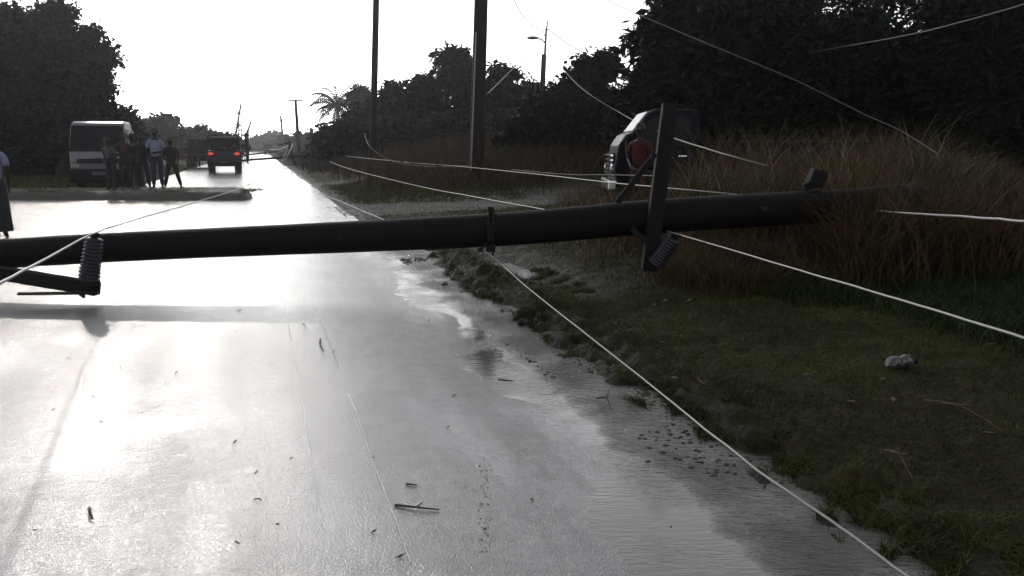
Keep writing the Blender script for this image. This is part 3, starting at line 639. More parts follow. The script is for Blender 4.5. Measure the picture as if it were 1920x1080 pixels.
# splintered head
mb = MB(b0); e = pts[-1]; dd = (pts[-1] - pts[-3]).normalized()
for k in range(9):
    a = k * .7; o = Vector((0, math.cos(a), math.sin(a))) * 0.09
    mb.tube([e + o - dd * .1, e + o * 1.05 + dd * random.uniform(.1, .45)], [.045, .006], 5)
mb.build('splintered_end', M['pole'], fp)
for q in ((330, 459), (640, 446), (1080, 420), (1430, 395)):
    c_ = P(q[0], q[1], 7.98); c_ = Vector((c_.x, 8.0, c_.z)); hb_ = MB(b0); hb_.tube([c_ + Vector((0, -.19, .02)), c_ + Vector((0, .2, .02))], .013, 8); hb_.tube([c_ + Vector((0, -.155, .02)), c_ + Vector((0, -.175, .02))], .03, 10); hb_.build('bolt', M['iron'], fp)
# standing cross arm on the right with braces and insulator
t0 = P(1256, 195, 7.93); t1 = P(1216, 507, 7.90); dd = (t0 - t1).normalized(); sd = dd.cross(Vector((0, 1, 0))).normalized()
mb = MB(b0); mb.box((t0 + t1) / 2, (0.142, 0.12, (t0 - t1).length), Matrix((sd, sd.cross(dd) * -1, dd)).transposed()); ca_ = mb.build('cross_arm', M['arm'], fp, bevel=0.008)
for q in ((1250, 250), (1238, 345), (1220, 470)):
    MB(b0).tube([P(*q, 7.99), P(*q, 7.80)], 0.014, 8).build('bolt', M['iron'], ca_)
MB(b0).bar(P(1229, 288, 7.84), P(1157, 381, 7.87), 0.055, 0.02, (0, 1, 0)).build('brace', M['iron'], fp)
MB(b0).bar(P(1218, 458, 7.84), P(1184, 428, 7.87), 0.05, 0.02, (0, 1, 0)).build('brace', M['iron'], fp)
def insulator(a, b, r0, r1, parent, base, nrib=11):
    a = Vector(a); b = Vector(b); mb = MB(base); pts = []; rad = []
    for k in range(nrib):
        t = (k + .0) / nrib; rr = r0 + (r1 - r0) * t
        for dt, q in ((0, .80), (.35, 1.0), (.55, 1.0), (.9, .80)): pts.append(a.lerp(b, t + dt / nrib)); rad.append(rr * q)
    pts.append(b); rad.append(r1 * .5); mb.tube(pts, rad, 18); o = mb.build('insulator', M['polymer'], parent, smooth=True)
    mb = MB(base); d = (b - a).normalized(); mb.tube([b - d * .01, b + d * .035, b + d * .04], [.035, .034, .02], 10); mb.tube([b + d * .03 + Vector((-.045, 0, .0)), b + d * .03 + Vector((.045, -.01, .0))], .017, 8)
    mb.build('wire_clamp', M['iron'], o, smooth=False); return o
insulator(P(1230, 494, 7.78), P(1264, 446, 7.64), 0.082, 0.07, fp, b0, 10)
# middle clamp: strap, bolt head on top, nut below and a chain link holding the wire
cl = MB(b0); ax = (Dp - Cp).normalized(); cc = P(921, 432, 8.05)
for off in (-.022, .022):
    ring = []
    cl.tube([cc + ax * off + Vector((0, math.cos(a) * .186, math.sin(a) * .186)) for a in np.linspace(0, 2 * math.pi, 21)], .012, 6, cap=False)
cl.box(cc + Vector((0, -.19, 0.0)), (.075, .03, .18)); cl.box(cc + Vector((0, -.02, .205)), (.06, .06, .07)); cl.box(cc + Vector((0, -.16, -.16)), (.09, .06, .07))
cl.tube([cc + Vector((0.02, -.15, -.12)), cc + Vector((0.02, -.15, -.235))], .009, 8); clamp = cl.build('strap_clamp', M['iron'], fp)
ch = MB(b0); q0 = P(918, 450, 7.86); q1 = P(903, 466, 7.86)
for k in range(4):
    c = q0.lerp(q1, k / 3); d = Vector((1, 0, 1)).normalized() if k % 2 else Vector((0, 1, 0)); e2 = (q1 - q0).normalized()
    ch.tube([c + e2 * math.cos(a) * .027 + d * math.sin(a) * .017 for a in np.linspace(0, 2 * math.pi, 11)], .007, 6, cap=False)
ch.box(P(902, 468, 7.86), (.05, .03, .035)); ch.build('shackle', M['iron'], clamp)
# stub on top of the right part
mb = MB(b0); mb.box(P(1531, 334, 8.3), (0.16, 0.14, 0.16), Matrix.Rotation(.35, 3, 'Y')); mb.box(P(1523, 347, 8.3), (0.2, 0.1, 0.07), Matrix.Rotation(-.2, 3, 'Y')); mb.ball(P(1541, 325, 8.28), (.06, .06, .045)); mb.build('pole_bracket', M['iron'], fp, bevel=0.012)
# left arm, lying on the asphalt
la, lb_ = P(183, 542, 7.42), P(-70, 500, 7.62)
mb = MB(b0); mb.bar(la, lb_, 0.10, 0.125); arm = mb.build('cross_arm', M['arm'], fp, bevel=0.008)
mb = MB(b0); mb.bar(P(186, 549, 7.36), P(34, 551, 7.15), 0.09, 0.014); mb.bar(P(150, 551, 7.36), P(158, 556, 7.3), .02, .03); mb.build('brace', M['iron'], fp)
MB(b0).tube([P(187, 534, 7.36), P(170, 534, 7.36)], .03, 10).build('bolt', M['iron'], arm)
insulator(P(166, 527, 7.40), P(177, 446, 7.42), 0.099, 0.078, fp, b0, 12)

# ------------------------------------------------------------------ wires
def wire(pts, r, label, m='wire', n=10, group='downed and hanging power lines'):
    q = spline([P(*p) for p in pts], n)
    for k, p in enumerate(q): p.z += 0.004 * nv((k * .35, len(label)), 1.0, 3) + 0.0015 * nv((k * 1.3, len(label)), 1.0, 5)
    r = r * .9; rad = [r if not hasattr(r, '__len__') else r[0] + (r[1] - r[0]) * i / (len(q) - 1) for i in range(len(q))]
    return tag(MB().tube(q, rad, 7).build('power_line', M[m], smooth=True), label, 'power line', group)
wire([(-60, 562, 3.0), (0, 531, 3.6), (90, 483, 5.0), (177, 437, 7.42), (260, 410, 9.2), (350, 384, 12.5), (455, 351, 20), (500, 328, 30), (527, 304, 45), (541, 272, 61)], 0.0085, 'pale cable over the left insulator running off down the road')
wire([(515, 302, 80), (560, 328, 38), (600, 360, 23.5), (640, 378, 19), (715, 410, 13.2), (790, 435, 10.6), (865, 458, 8.9), (904, 467, 7.86), (1000, 548, 6.45), (1200, 706, 4.55), (1400, 866, 3.22), (1560, 978, 2.68), (1700, 1080, 2.32), (1800, 1155, 2.12)], 0.0064, 'long pale cable hung from the pole clamp, running along the puddle to the bottom right')
wire([(618, 303, 34), (660, 318, 27), (780, 348, 19), (900, 371, 13.5), (1010, 391, 10.6), (1130, 412, 9.1), (1240, 432, 8.35), (1266, 438, 7.6), (1500, 507, 5.3), (1700, 566, 4.05), (1920, 634, 3.15), (2050, 674, 2.8)], 0.0078, 'pale cable running through the right insulator out over the grass')
wire([(650, 293, 40), (760, 304, 30), (860, 312, 24), (1000, 326, 17), (1150, 343, 12.4), (1300, 357, 10.2), (1480, 375, 9.2), (1610, 391, 8.5), (1675, 398, 7.2), (1800, 406, 5.0), (1920, 415, 4.2), (2050, 425, 3.6)], 0.0095, 'pale cable crossing high behind the fallen pole and into the dry grass')
wire([(684, 250, 33), (690, 270, 31), (708, 287, 30), (738, 303, 29), (800, 312, 27), (880, 311, 24)], 0.013, 'curling cable end hanging left of the thick pole', 'wire_dull')
wire([(960, 318, 20), (1060, 327, 17), (1150, 328, 15), (1240, 330, 13)], 0.009, 'thin grey cable low across the brown bank', 'wire_dull')
wire([(1025, 62, 46), (960, 130, 36), (912, 178, 25.2)], 0.022, 'thin line from the street lamp pole down to the thick pole', 'wire_dull')
wire([(1029, 98, 45.5), (1048, 120, 36), (1090, 165, 26), (1165, 213, 22), (1240, 250, 15), (1345, 285, 11), (1440, 312, 10)], 0.014, 'line falling from the street lamp pole past the blue truck roof into the reeds', 'wire_dull')
wire([(1031, 58, 46), (1070, 85, 42), (1130, 118, 37), (1170, 132, 34)], 0.028, 'line from the street lamp pole head to the right hand trees', 'wire_dull')
wire([(1022, 66, 46), (985, 35, 38), (962, -5, 34), (950, -60, 30)], 0.022, 'line rising left from the street lamp pole out of the view', 'wire_dull')
wire([(1060, -60, 18), (1140, 0, 17), (1260, 54, 15), (1370, 100, 13.5), (1490, 150, 12.5), (1620, 214, 11.8), (1690, 246, 11.3), (1760, 290, 10.6)], 0.0085, 'long line slanting down across the big round mango tree', 'wire_dull')
wire([(1480, 104, 25), (1572, 89, 19), (1700, 66, 14), (1800, 42, 12), (1920, 8, 10.5), (2020, -25, 9.5)], 0.010, 'short bright line over the gaps in the right hand trees', 'wire_dull')
wire([(868, -20, 30), (845, 60, 28), (805, 118, 27)], 0.013, 'hair thin broken line hanging in the sky between the two tall poles', 'wire_dull')
wire([(886, -20, 26), (884, 60, 26), (881, 112, 26)], 0.011, 'hair thin line beside the thick pole', 'wire_dull')

wire([(1013, 80, 46), (1008, 120, 46), (1003, 175, 46)], 0.014, 'thin slack line dropping left of the street lamp post', 'wire_dull')
wire([(1033, 62, 46), (1033, 120, 46), (1032, 175, 46)], 0.014, 'thin line dropping right of the street lamp post', 'wire_dull')
# ------------------------------------------------------------------ standing poles
def std_pole(top, bot, Y, r0, r1, m, label, name='utility_pole', group=None, drop=1.2):
    a, b = P(*top, Y), P(*bot, Y); d = (b - a).normalized(); b = b + d * drop
    root = empty(name, b, 0, label, 'utility pole', group); mb = MB(b); mb.tube([b.lerp(a, k / 12) for k in range(13)], [r1 + (r0 - r1) * k / 12 for k in range(13)], 14)
    mb.build('shaft', M[m], root, smooth=True); return root, a, b
ug = 'tall poles at the right roadside'
pB, a, b = std_pole((907, -170), (893, 315), 25, 0.19, 0.235, 'pole_brown', 'thick leaning pole without a visible top beside the gravel drive', group=ug, drop=.9)
mb = MB(b); mb.tube([P(893, 60, 24.8), P(888, 190, 24.79), P(883, 320, 24.78)], 0.022, 8); mb.build('conduit', M['galv'], pB)
pA, a2, b2 = std_pole((709, -170), (699, 290), 42, 0.14, 0.19, 'pole_brown', 'thinner tall dark pole rising from the bushes left of the thick one', group=ug, drop=1.0)
mb = MB(b2); mb.box(P(700, 93, 41.8), (.12, .1, .22)); mb.build('pole_bracket', M['iron'], pA)
# street lamp on its pole
lp = empty('street_lamp', (P(1018, 190, 46).x, 46, .4), 0, 'street lamp on a thin pole with a dark lower post above the bushes', 'street lamp'); b = lp.location
MB(b).tube([(P(1015, 190, 46).x - .1, 46, .4), P(1017, 170, 46), P(1020, 102, 46)], [.2, .15, .14], 10).build('lower_post', M['pole_brown'], lp, smooth=True)
MB(b).tube([P(1018, 168, 45.8), P(1024, 60, 45.8), P(1027, 38, 45.8)], [.07, .06, .03], 8).build('upper_post', M['galv'], lp, smooth=True)
MB(b).tube(spline([P(1023, 88, 45.8), P(1020, 78, 45.8), P(1008, 71, 45.8)], 5), .035, 8).build('lamp_arm', M['galv'], lp, smooth=True)
hd = MB(b).ball(P(999, 71, 45.8), (.34, .16, .095), 14, 8); hd.build('lamp_head', M['galv'], lp, smooth=True)
MB(b).bar(P(1016, 57, 45.8), P(1034, 54, 45.8), .05, .05).build('cross_arm', M['far_pole'], lp)
# distant poles
dg = 'distant utility poles along the road'
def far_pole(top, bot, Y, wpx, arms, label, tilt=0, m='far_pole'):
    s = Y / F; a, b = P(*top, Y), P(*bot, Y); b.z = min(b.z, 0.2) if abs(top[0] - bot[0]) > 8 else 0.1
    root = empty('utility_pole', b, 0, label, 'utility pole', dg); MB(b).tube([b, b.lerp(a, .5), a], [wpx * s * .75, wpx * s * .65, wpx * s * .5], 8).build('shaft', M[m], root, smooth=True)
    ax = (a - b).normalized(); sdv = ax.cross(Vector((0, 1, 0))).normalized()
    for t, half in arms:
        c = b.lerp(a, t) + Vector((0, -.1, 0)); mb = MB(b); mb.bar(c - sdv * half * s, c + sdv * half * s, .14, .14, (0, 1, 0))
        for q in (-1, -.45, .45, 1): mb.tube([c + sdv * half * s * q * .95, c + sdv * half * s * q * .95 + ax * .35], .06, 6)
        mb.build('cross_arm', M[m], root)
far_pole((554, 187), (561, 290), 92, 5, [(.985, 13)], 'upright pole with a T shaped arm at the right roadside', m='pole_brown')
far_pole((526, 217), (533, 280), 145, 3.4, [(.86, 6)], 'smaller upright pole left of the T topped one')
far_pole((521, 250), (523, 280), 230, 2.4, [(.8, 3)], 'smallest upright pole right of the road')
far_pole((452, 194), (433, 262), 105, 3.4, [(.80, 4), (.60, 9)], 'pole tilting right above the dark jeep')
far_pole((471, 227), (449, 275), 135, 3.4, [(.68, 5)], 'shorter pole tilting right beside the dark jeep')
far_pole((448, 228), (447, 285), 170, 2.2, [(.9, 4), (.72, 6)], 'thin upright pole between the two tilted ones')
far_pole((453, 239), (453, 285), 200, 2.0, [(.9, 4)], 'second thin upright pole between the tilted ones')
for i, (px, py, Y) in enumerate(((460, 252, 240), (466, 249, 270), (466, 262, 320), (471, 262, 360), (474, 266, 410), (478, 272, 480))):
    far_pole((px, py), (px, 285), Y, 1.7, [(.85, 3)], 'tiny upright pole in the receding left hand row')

# second and third fallen poles down the road
def far_fallen(a, b, r, label, arm=None):
    a, b = P(*a), P(*b); c = (a + b) / 2; root = empty('fallen_utility_pole', (c.x, c.y, 0), 0, label, 'utility pole', 'fallen poles farther along the road'); o = root.location
    MB(o).tube([a, c, b], [r * .8, r * .9, r], 10).build('shaft', M['pole'], root, smooth=True)
    if arm:
        for q in arm: MB(o).bar(P(*q[0]), P(*q[1]), q[2], q[2], (0, 1, 0)).build('cross_arm', M['pole'], root)
far_fallen((440, 302, 62), (640, 287, 66), .10, 'second fallen pole across the road beyond the dark jeep', [((541, 268, 62.5), (556, 316, 61.5), .17), ((523, 272, 63), (546, 267, 62.4), .10)])
far_fallen((440, 293, 108), (520, 284, 112), .13, 'third fallen pole farther down the road')
wire([(505, 280, 90), (520, 280, 80), (535, 276, 70), (541, 271, 62.6)], 0.035, 'sagging line at the second fallen pole')
wire([(549, 270, 61.8), (540, 290, 60), (528, 306, 60)], 0.035, 'slanted line from the second fallen pole to the asphalt')
wire([(527, 309, 58), (545, 313, 56), (580, 311, 58), (584, 297, 62)], 0.030, 'slack line on the verge beside the second fallen pole')
tag(MB().bar(P(583, 296, 63), P(583, 312, 63), .2, .2).bar(P(560, 298, 63), P(606, 296, 63), .07, .07).build('fence_post', M['pole_brown']), 'short post with a rail on the verge by the second fallen pole', 'post')

# ------------------------------------------------------------------ vehicles
def wheel(root, c, r, w_, rim=True):
    mb = MB(); x, y, z = c
    prof = [(-w_ / 2, r * .86), (-w_ / 2 + .02, r * .97), (-w_ / 4, r), (w_ / 4, r), (w_ / 2 - .02, r * .97), (w_ / 2, r * .86)]
    mb.tube([(x + p[0], y, z) for p in prof], [p[1] for p in prof], 22); t = mb.build('wheel', M['tyre'], root, smooth=False)
    if rim:
        for s_ in (-1, 1): mb = MB(); mb.tube([(x + s_ * (w_ / 2 - .03), y, z), (x + s_ * (w_ / 2 + .004), y, z), (x + s_ * (w_ / 2 + .006), y, z)], [r * .6, r * .58, r * .2], 16); mb.build('rim', M['rim'], t)
    return t
def light_truck(loc, rz):
    r = empty('light_truck', loc, rz, 'white cab over truck parked facing the camera behind the people', 'truck')
    W = .87
    cabp = [(.06, .52), (-.02, .62), (-.05, .95), (-.02, 1.27), (.10, 1.75), (.24, 2.12), (.34, 2.22), (.60, 2.29), (1.35, 2.29), (1.52, 2.22), (1.58, 2.0), (1.60, .52), (1.25, .52), (1.18, .82), (.95, .95), (.62, .95), (.40, .82), (.34, .52)]
    cb = MB().prism(cabp, -W, W)
    for v in cb.v:
        if v.z > 1.3: v.x *= 1 - .07 * (v.z - 1.3)
    cb.build('cab', M['truck_paint'], r, bevel=.07)
    ws = MB(); a = Vector((0, -.035, 1.30)); b = Vector((0, .225, 2.13)); nrm = Vector((0, -(b - a).z, (b - a).y)).normalized() * .008
    def quad3(mb, p0, p1, w0, w1, off):
        vs = [p0 + Vector((-w0, 0, 0)), p0 + Vector((w0, 0, 0)), p1 + Vector((w1, 0, 0)), p1 + Vector((-w1, 0, 0))]
        mb.add([v + off for v in vs] + [v - off for v in vs], [(0, 1, 2, 3), (7, 6, 5, 4), (0, 4, 5, 1), (1, 5, 6, 2), (2, 6, 7, 3), (3, 7, 4, 0)])
    quad3(ws, a + nrm, b + nrm, .845, .775, nrm * .8); g = ws.build('windshield', M['glass'], r)
    for x in (-.35, .3): MB().bar((x, -.07, 1.33), (x + .4, .0, 1.52), .015, .015).build('wiper', M['truck_dark'], g)
    gr = MB(); gr.box((0, -.055, .98), (1.30, .03, .16)); gr.build('grille', M['truck_dark'], r, bevel=.01)
    for z in (.95, 1.01): MB().box((0, -.075, z), (1.25, .02, .014)).build('grille_bar', M['rim'], r.children[-1])
    MB().box((0, -.07, 1.08), (.11, .02, .05)).build('badge', M['rim'], r)
    MB().box((0, -.06, .50), (1.78, .16, .44)).build('bumper', M['truck_dark'], r, bevel=.04)
    MB().box((0, -.15, .58), (.40, .012, .12)).build('number_plate', M['rim'], r)
    for s_ in (-1, 1):
        MB().box((s_ * .70, -.055, .83), (.28, .05, .15)).build('headlight', M['lamp'], r, bevel=.02)
        mr = MB(); mr.tube([(s_ * .86, .12, 2.0), (s_ * 1.06, -.02, 1.95), (s_ * 1.07, -.02, 1.5), (s_ * .88, .06, 1.4)], .013, 6); mr.box((s_ * 1.07, -.03, 1.72), (.17, .05, .33)); mr.build('mirror', M['truck_dark'], r)
        sw = MB(); sw.prism([(.25, 1.35), (.42, 1.98), (1.12, 2.0), (1.12, 1.35)], s_ * (W + .001), s_ * (W + .009)); sw.build('window', M['glass'], r)
        d = MB(); d.prism([(1.18, 1.35), (1.18, 2.0), (1.48, 2.0), (1.5, 1.35)], s_ * (W + .001), s_ * (W + .009)); d.build('window', M['glass'], r)
        MB().box((s_ * (W + .015), 1.05, 1.2), (.02, .14, .03)).build('door_handle', M['truck_dark'], r)
        wheel(r, (s_ * .74, .79, .37), .37, .2); wheel(r, (s_ * .68, 3.4, .37), .37, .34)
        MB().box((s_ * .36, 3.0, .62), (.09, 3.9, .18)).build('chassis_rail', M['truck_dark'], r)
    bd = MB(); bd.box((0, 3.25, .86), (1.85, 3.1, .1))
    for s_ in (-1, 1): bd.box((s_ * .90, 3.25, 1.12), (.04, 3.1, .40))
    bd.box((0, 1.72, 1.35), (1.84, .05, .9)); bd.build('load_bed', M['truck_dark'], r, bevel=.01)
    return r
tp = P(190, 355, 26.9); light_truck((tp.x, 26.9, 0.0), R(15.5))
def jeep(loc, rz, label):
    r = empty('pickup_jeep', loc, rz, label, 'jeep'); W = .93
    MB().prism([(0, .48), (-.02, .8), (0, 1.22), (.5, 1.24), (1.9, 1.24), (2.0, 1.26), (3.2, 1.28), (3.35, 1.2), (4.5, 1.08), (4.65, .9), (4.65, .5)], -W, W).build('body', M['jeep'], r, bevel=.05)
    MB().prism([(1.95, 1.24), (2.05, 1.98), (2.2, 2.04), (2.9, 2.04), (3.35, 1.28)], -W + .06, W - .06).build('cab', M['jeep'], r, bevel=.04)
    MB().box((0, -.03, .93), (1.5, .04, .5)).build('tailgate', M['jeep'], r, bevel=.02)
    MB().box((0, -.10, .48), (1.8, .16, .26)).build('bumper', M['truck_dark'], r, bevel=.03)
    MB().box((0, -.19, .58), (.42, .012, .11)).build('number_plate', M['rim'], r)
    for s_ in (-1, 1):
        tl = MB().ball((s_ * .72, -.04, 1.06), (.13, .05, .085), 14, 8).ball((s_ * .60, -.04, 1.06), (.06, .04, .05), 10, 6).build('tail_light', M['tail'], r, smooth=True)
        wheel(r, (s_ * .72, .95, .39), .39, .4); wheel(r, (s_ * .78, 3.7, .39), .39, .27)
        MB().tube([(s_ * .86, .06, 1.2), (s_ * .84, .10, 1.95), (s_ * .74, .14, 2.07)], .03, 8).build('roof_post', M['truck_dark'], r); MB().tube([(s_ * .86, 1.85, 1.2), (s_ * .84, 1.85, 2.05)], .03, 8).build('roof_post', M['truck_dark'], r)
        MB().box((s_ * 1.05, 2.6, 1.5), (.2, .07, .16)).build('mirror', M['truck_dark'], r)
    rf = MB(); pr = [(-.84, 2.04), (-.6, 2.11), (0, 2.14), (.6, 2.11), (.84, 2.04)]
    vs = [(x, y, z) for y in (.05, 1.95) for x, z in pr] + [(x, y, z - .05) for y in (.05, 1.95) for x, z in pr]
    fs = [(i, i + 1, 5 + i + 1, 5 + i) for i in range(4)] + [(10 + i, 15 + i, 16 + i, 11 + i) for i in range(4)] + [(i, 10 + i, 11 + i, i + 1) for i in range(4)] + [(5 + i, 6 + i, 16 + i, 15 + i) for i in range(4)] + [(0, 5, 15, 10), (4, 14, 19, 9)]
    rf.add(vs, fs); rf.build('canopy', M['jeep'], r)
    ld = MB(); random.seed(3)
    for x, y, z, q in ((-.45, .8, 1.35, .33), (.1, 1.0, 1.4, .38), (.5, .7, 1.3, .3), (-.1, .5, 1.3, .28)): ld.ball((x, y, z), (q, q, q * .9), 10, 6, .06)
    ld.build('load', M['cloth_black'], r); return r
jp = P(422, 322, 46); jeep((jp.x, 46, 0), RA + R(1), 'dark open backed jeep driving away with red tail lights lit')
def van(loc, rz, label, name='blue_truck', group=None):
    r = empty(name, loc, rz, label, 'truck', group); W = .84       # nose towards -Y
    cabp = [(.06, .42), (-.03, .60), (-.05, .95), (.0, 1.36), (.14, 1.54), (.26, 1.60), (.55, 1.98), (.72, 2.05), (1.46, 2.05), (1.56, 1.94), (1.6, .6), (1.32, .6), (1.22, .80), (1.0, .90), (.72, .90), (.48, .80), (.38, .6), (.34, .42)]
    MB().prism(cabp, -W, W).build('cab', M['van'], r, bevel=.06)
    hb = MB(); hb.prism([(-.01, 1.34), (.13, 1.555), (.24, 1.615), (.24, 1.56), (.16, 1.5), (.04, 1.32)], -W + .08, W - .08); hb.build('bonnet', M['van_sunlit'], r, bevel=.01)
    a = Vector((0, .285, 1.635)); b = Vector((0, .56, 1.995)); o_ = Vector((0, -(b - a).z, (b - a).y)).normalized() * .014
    g = MB(); vs = [a + Vector((-.76, 0, 0)), a + Vector((.76, 0, 0)), b + Vector((.72, 0, 0)), b + Vector((-.72, 0, 0))]
    g.add([v + o_ for v in vs] + [v for v in vs], [(0, 1, 2, 3), (7, 6, 5, 4), (0, 4, 5, 1), (1, 5, 6, 2), (2, 6, 7, 3), (3, 7, 4, 0)]); g.build('windshield', M['glare_glass'], r)
    gr = MB().box((0, -.065, .98), (1.1, .03, .46)).build('grille', M['truck_dark'], r)
    for z in (.80, .89, .98, 1.07, 1.16): MB().box((0, -.10, z), (1.3, .05, .034)).build('grille_bar', M['chrome'], gr)
    MB().box((0, -.10, .58), (1.7, .18, .2)).build('bumper', M['chrome'], r, bevel=.03)
    for s_ in (-1, 1):
        MB().ball((s_ * .68, -.07, .88), (.13, .07, .12), 14, 8).build('headlight', M['lamp'], r, smooth=True)
        MB().prism([(.42, 1.30), (.44, 1.60), (.66, 1.90), (1.36, 1.90), (1.36, 1.30)], s_ * (W + .002), s_ * (W + .010)).build('window', M['glass'], r)
        mr = MB(); mr.tube([(s_ * .84, .3, 1.5), (s_ * 1.02, .16, 1.55), (s_ * 1.02, .16, 1.4)], .014, 6); mr.box((s_ * 1.02, .15, 1.32), (.17, .05, .26)); mr.build('mirror', M['truck_dark'], r)
        MB().box((s_ * (W + .012), 1.25, 1.15), (.02, .16, .03)).build('door_handle', M['chrome'], r)
        MB().box((s_ * .78, 4.80, .9), (.18, .06, .14)).build('tail_light', M['tail_off'], r)
        wheel(r, (s_ * .72, .86, .36), .36, .2); wheel(r, (s_ * .72, 3.6, .36), .36, .3)
        MB().box((s_ * .35, 3.0, .66), (.09, 3.5, .16)).build('chassis_rail', M['truck_dark'], r)
    bd = MB(); bd.box((0, 3.22, .86), (1.74, 3.14, .12))
    for s_ in (-1, 1):
        bd.box((s_ * .85, 3.22, 1.17), (.04, 3.14, .48))
        for y in (1.75, 2.7, 3.7, 4.7): bd.box((s_ * .885, y, 1.15), (.03, .07, .56))
    bd.box((0, 1.70, 1.2), (1.7, .05, .6)); bd.box((0, 4.80, 1.17), (1.7, .04, .48)); bd.build('load_bed', M['van'], r, bevel=.01)
    return r
M['glare_glass'] = mat('glare_windscreen', (0.26, 0.27, 0.29), 0.32, spec=0.8, nscale=4, namt=0.1)  # pale base colour paints the sun glare onto the windscreen
M['tail_off'] = mat('tail_lamp', (0.2, 0.01, 0.01), 0.3)
vp = P(1150, 325, 16.6); van0 = van((vp.x, 16.6, 0.12), R(-91.5), 'dark blue small truck with a bright windscreen parked behind the dry grass')
va2 = copy_tree(van0, None, 'tiny hazy vehicle far away on the road past the fallen poles'); q = P(503, 290, 175); va2.location = (q.x, 175, 0); va2.rotation_euler = (0, 0, RA + math.pi)
va3 = copy_tree(van0, None, 'dark car beyond the left shoulder just left of the jeep'); q = P(381, 308, 60); va3.location = (q.x, 60, 0); va3.rotation_euler = (0, 0, RA + math.pi)
va3['category'] = 'car'; va2['category'] = 'vehicle'

# ------------------------------------------------------------------ people
def skin_obj(name, verts, edges, rad, m, parent, sub=1):
    me = bpy.data.meshes.new(name); me.from_pydata([tuple(v) for v in verts], edges, []); me.update(); me.materials.append(m)
    o = bpy.data.objects.new(name, me); COL.objects.link(o); o.parent = parent
    sk = o.modifiers.new('skin', 'SKIN'); sk.use_smooth_shade = True
    if not me.skin_vertices:
        bm_ = __import__('bmesh').new(); bm_.from_mesh(me); bm_.verts.layers.skin.verify(); bm_.to_mesh(me); bm_.free()
    for i, r in enumerate(rad): me.skin_vertices[0].data[i].radius = (r, r) if not hasattr(r, '__len__') else r
    me.skin_vertices[0].data[0].use_root = True
    ss = o.modifiers.new('sub', 'SUBSURF'); ss.levels = sub; ss.render_levels = sub; return o
def person(loc, rz, label, h=1.73, shirt='cloth_white', legs='cloth_navy', pose='stand', group=None, stance=.12, arms=(0, 0), skirt=False, lean=0.0, slim=1.0, bag=False):
    """faces -Y when rz=0; arms: bend of each arm (0 hanging .. 1 folded / on hip)"""
    r = empty('person', loc, rz, label, 'person', group); s = h / 1.75
    V_ = []; E = []; Rr = []
    def v(x, y, z, rad, link=None):
        V_.append(Vector((x, y, z)) * s); Rr.append(tuple(q * s for q in rad) if hasattr(rad, '__len__') else rad * s)
        if link is not None: E.append((link, len(V_) - 1))
        return len(V_) - 1
    ly = lambda z: -lean * max(0, z - .9)
    pel = v(0, 0, .94, (.145, .105)); wa = v(0, ly(1.08), 1.08, (.125, .09), pel); chs = v(0, ly(1.28), 1.28, (.155, .105), wa)
    nk0 = v(0, ly(1.43), 1.43, (.085, .075), chs); nk = v(0, ly(1.5) - .01, 1.50, .052, nk0); hd = v(0, ly(1.6) - .02, 1.60, (.072, .085), nk); ht = v(0, ly(1.68) - .015, 1.68, (.07, .08), hd)
    J = {}
    for sg in (-1, 1):
        hp = v(sg * .09, 0, .86, .092, pel); kn = v(sg * (.09 + stance * .5), -.02, .48, .058, hp); an = v(sg * (.09 + stance), .02, .09, .038, kn); v(sg * (.10 + stance * 1.02), -.03, .035, .036, an); v(sg * (.11 + stance * 1.05), -.15, .03, .03, len(V_) - 1)
        bd = arms[0] if sg < 0 else arms[1]
        sh = v(sg * .185 * slim, ly(1.38), 1.385, .058, nk0); el = v(sg * (.23 + .05 * bd) * slim, ly(1.12) + .03, 1.12, .042, sh)
        wx = sg * (.25 - .20 * bd); wy = -.02 - .20 * bd + ly(1.1); wz = .88 + .22 * bd
        wr = v(wx, wy, wz, .027, el); J[sg] = (el, wr)
        dv = Vector((wx, wy, wz)) - Vector((sg * (.23 + .05 * bd) * slim, ly(1.12) + .03, 1.12)); dv.normalize()
        sv = Vector((0, 1, 0)) if bd < .5 else Vector((0, 0, 1)); cx = Vector((wx, wy, wz))
        pm = cx + dv * .055; pi = v(*pm, (.018, .034), wr); kn_ = cx + dv * .09; k_ = v(*kn_, (.015, .036), pi)
        for fi, (off, ln) in enumerate(((-.030, .068), (-.010, .078), (.010, .074), (.029, .058))):
            b_ = kn_ + sv * off; m_ = b_ + dv * ln * .55; t_ = b_ + dv * ln * .9 + Vector((-sg * .018, 0, 0))
            x1 = v(*m_, .0085, k_); v(*t_, .0075, x1)
        th = pm + sv * -.045 + dv * .01; x1 = v(*th, .010, pi); v(*(th + dv * .035 - sv * .012), .0085, x1)
    body = skin_obj('body', V_, E, Rr, M['skin'], r, 1)
    hm = MB(); c = Vector((0, ly(1.66) - .015, 1.672)) * s; hm.ball(c, (.090 * s, .102 * s, .115 * s), 14, 10); head = hm.build('head', M['skin'], r, smooth=True)
    fm = MB(); fm.add([c + Vector((-.014, -.095, -.02)) * s, c + Vector((.014, -.095, -.02)) * s, c + Vector((0, -.125, -.025)) * s, c + Vector((0, -.098, .022)) * s], [(0, 1, 2), (0, 2, 3), (1, 3, 2)])
    fm.ball(c + Vector((0, -.094, -.055)) * s, (.026 * s, .012 * s, .008 * s), 8, 5); fm.build('face', M['skin'], head)
    for sg in (-1, 1):
        MB().ball(c + Vector((sg * .033, -.090, .012)) * s, (.013 * s, .008 * s, .009 * s), 8, 5).build('eye', M['eye'], head)
        MB().ball(c + Vector((sg * .090, .0, -.005)) * s, (.012 * s, .02 * s, .032 * s), 8, 5).build('ear', M['skin'], head)
    MB().ball(c + Vector((0, .018, .03)) * s, (.097 * s, .103 * s, .105 * s), 14, 8, .015).build('hair', M['hair'], r, smooth=True)
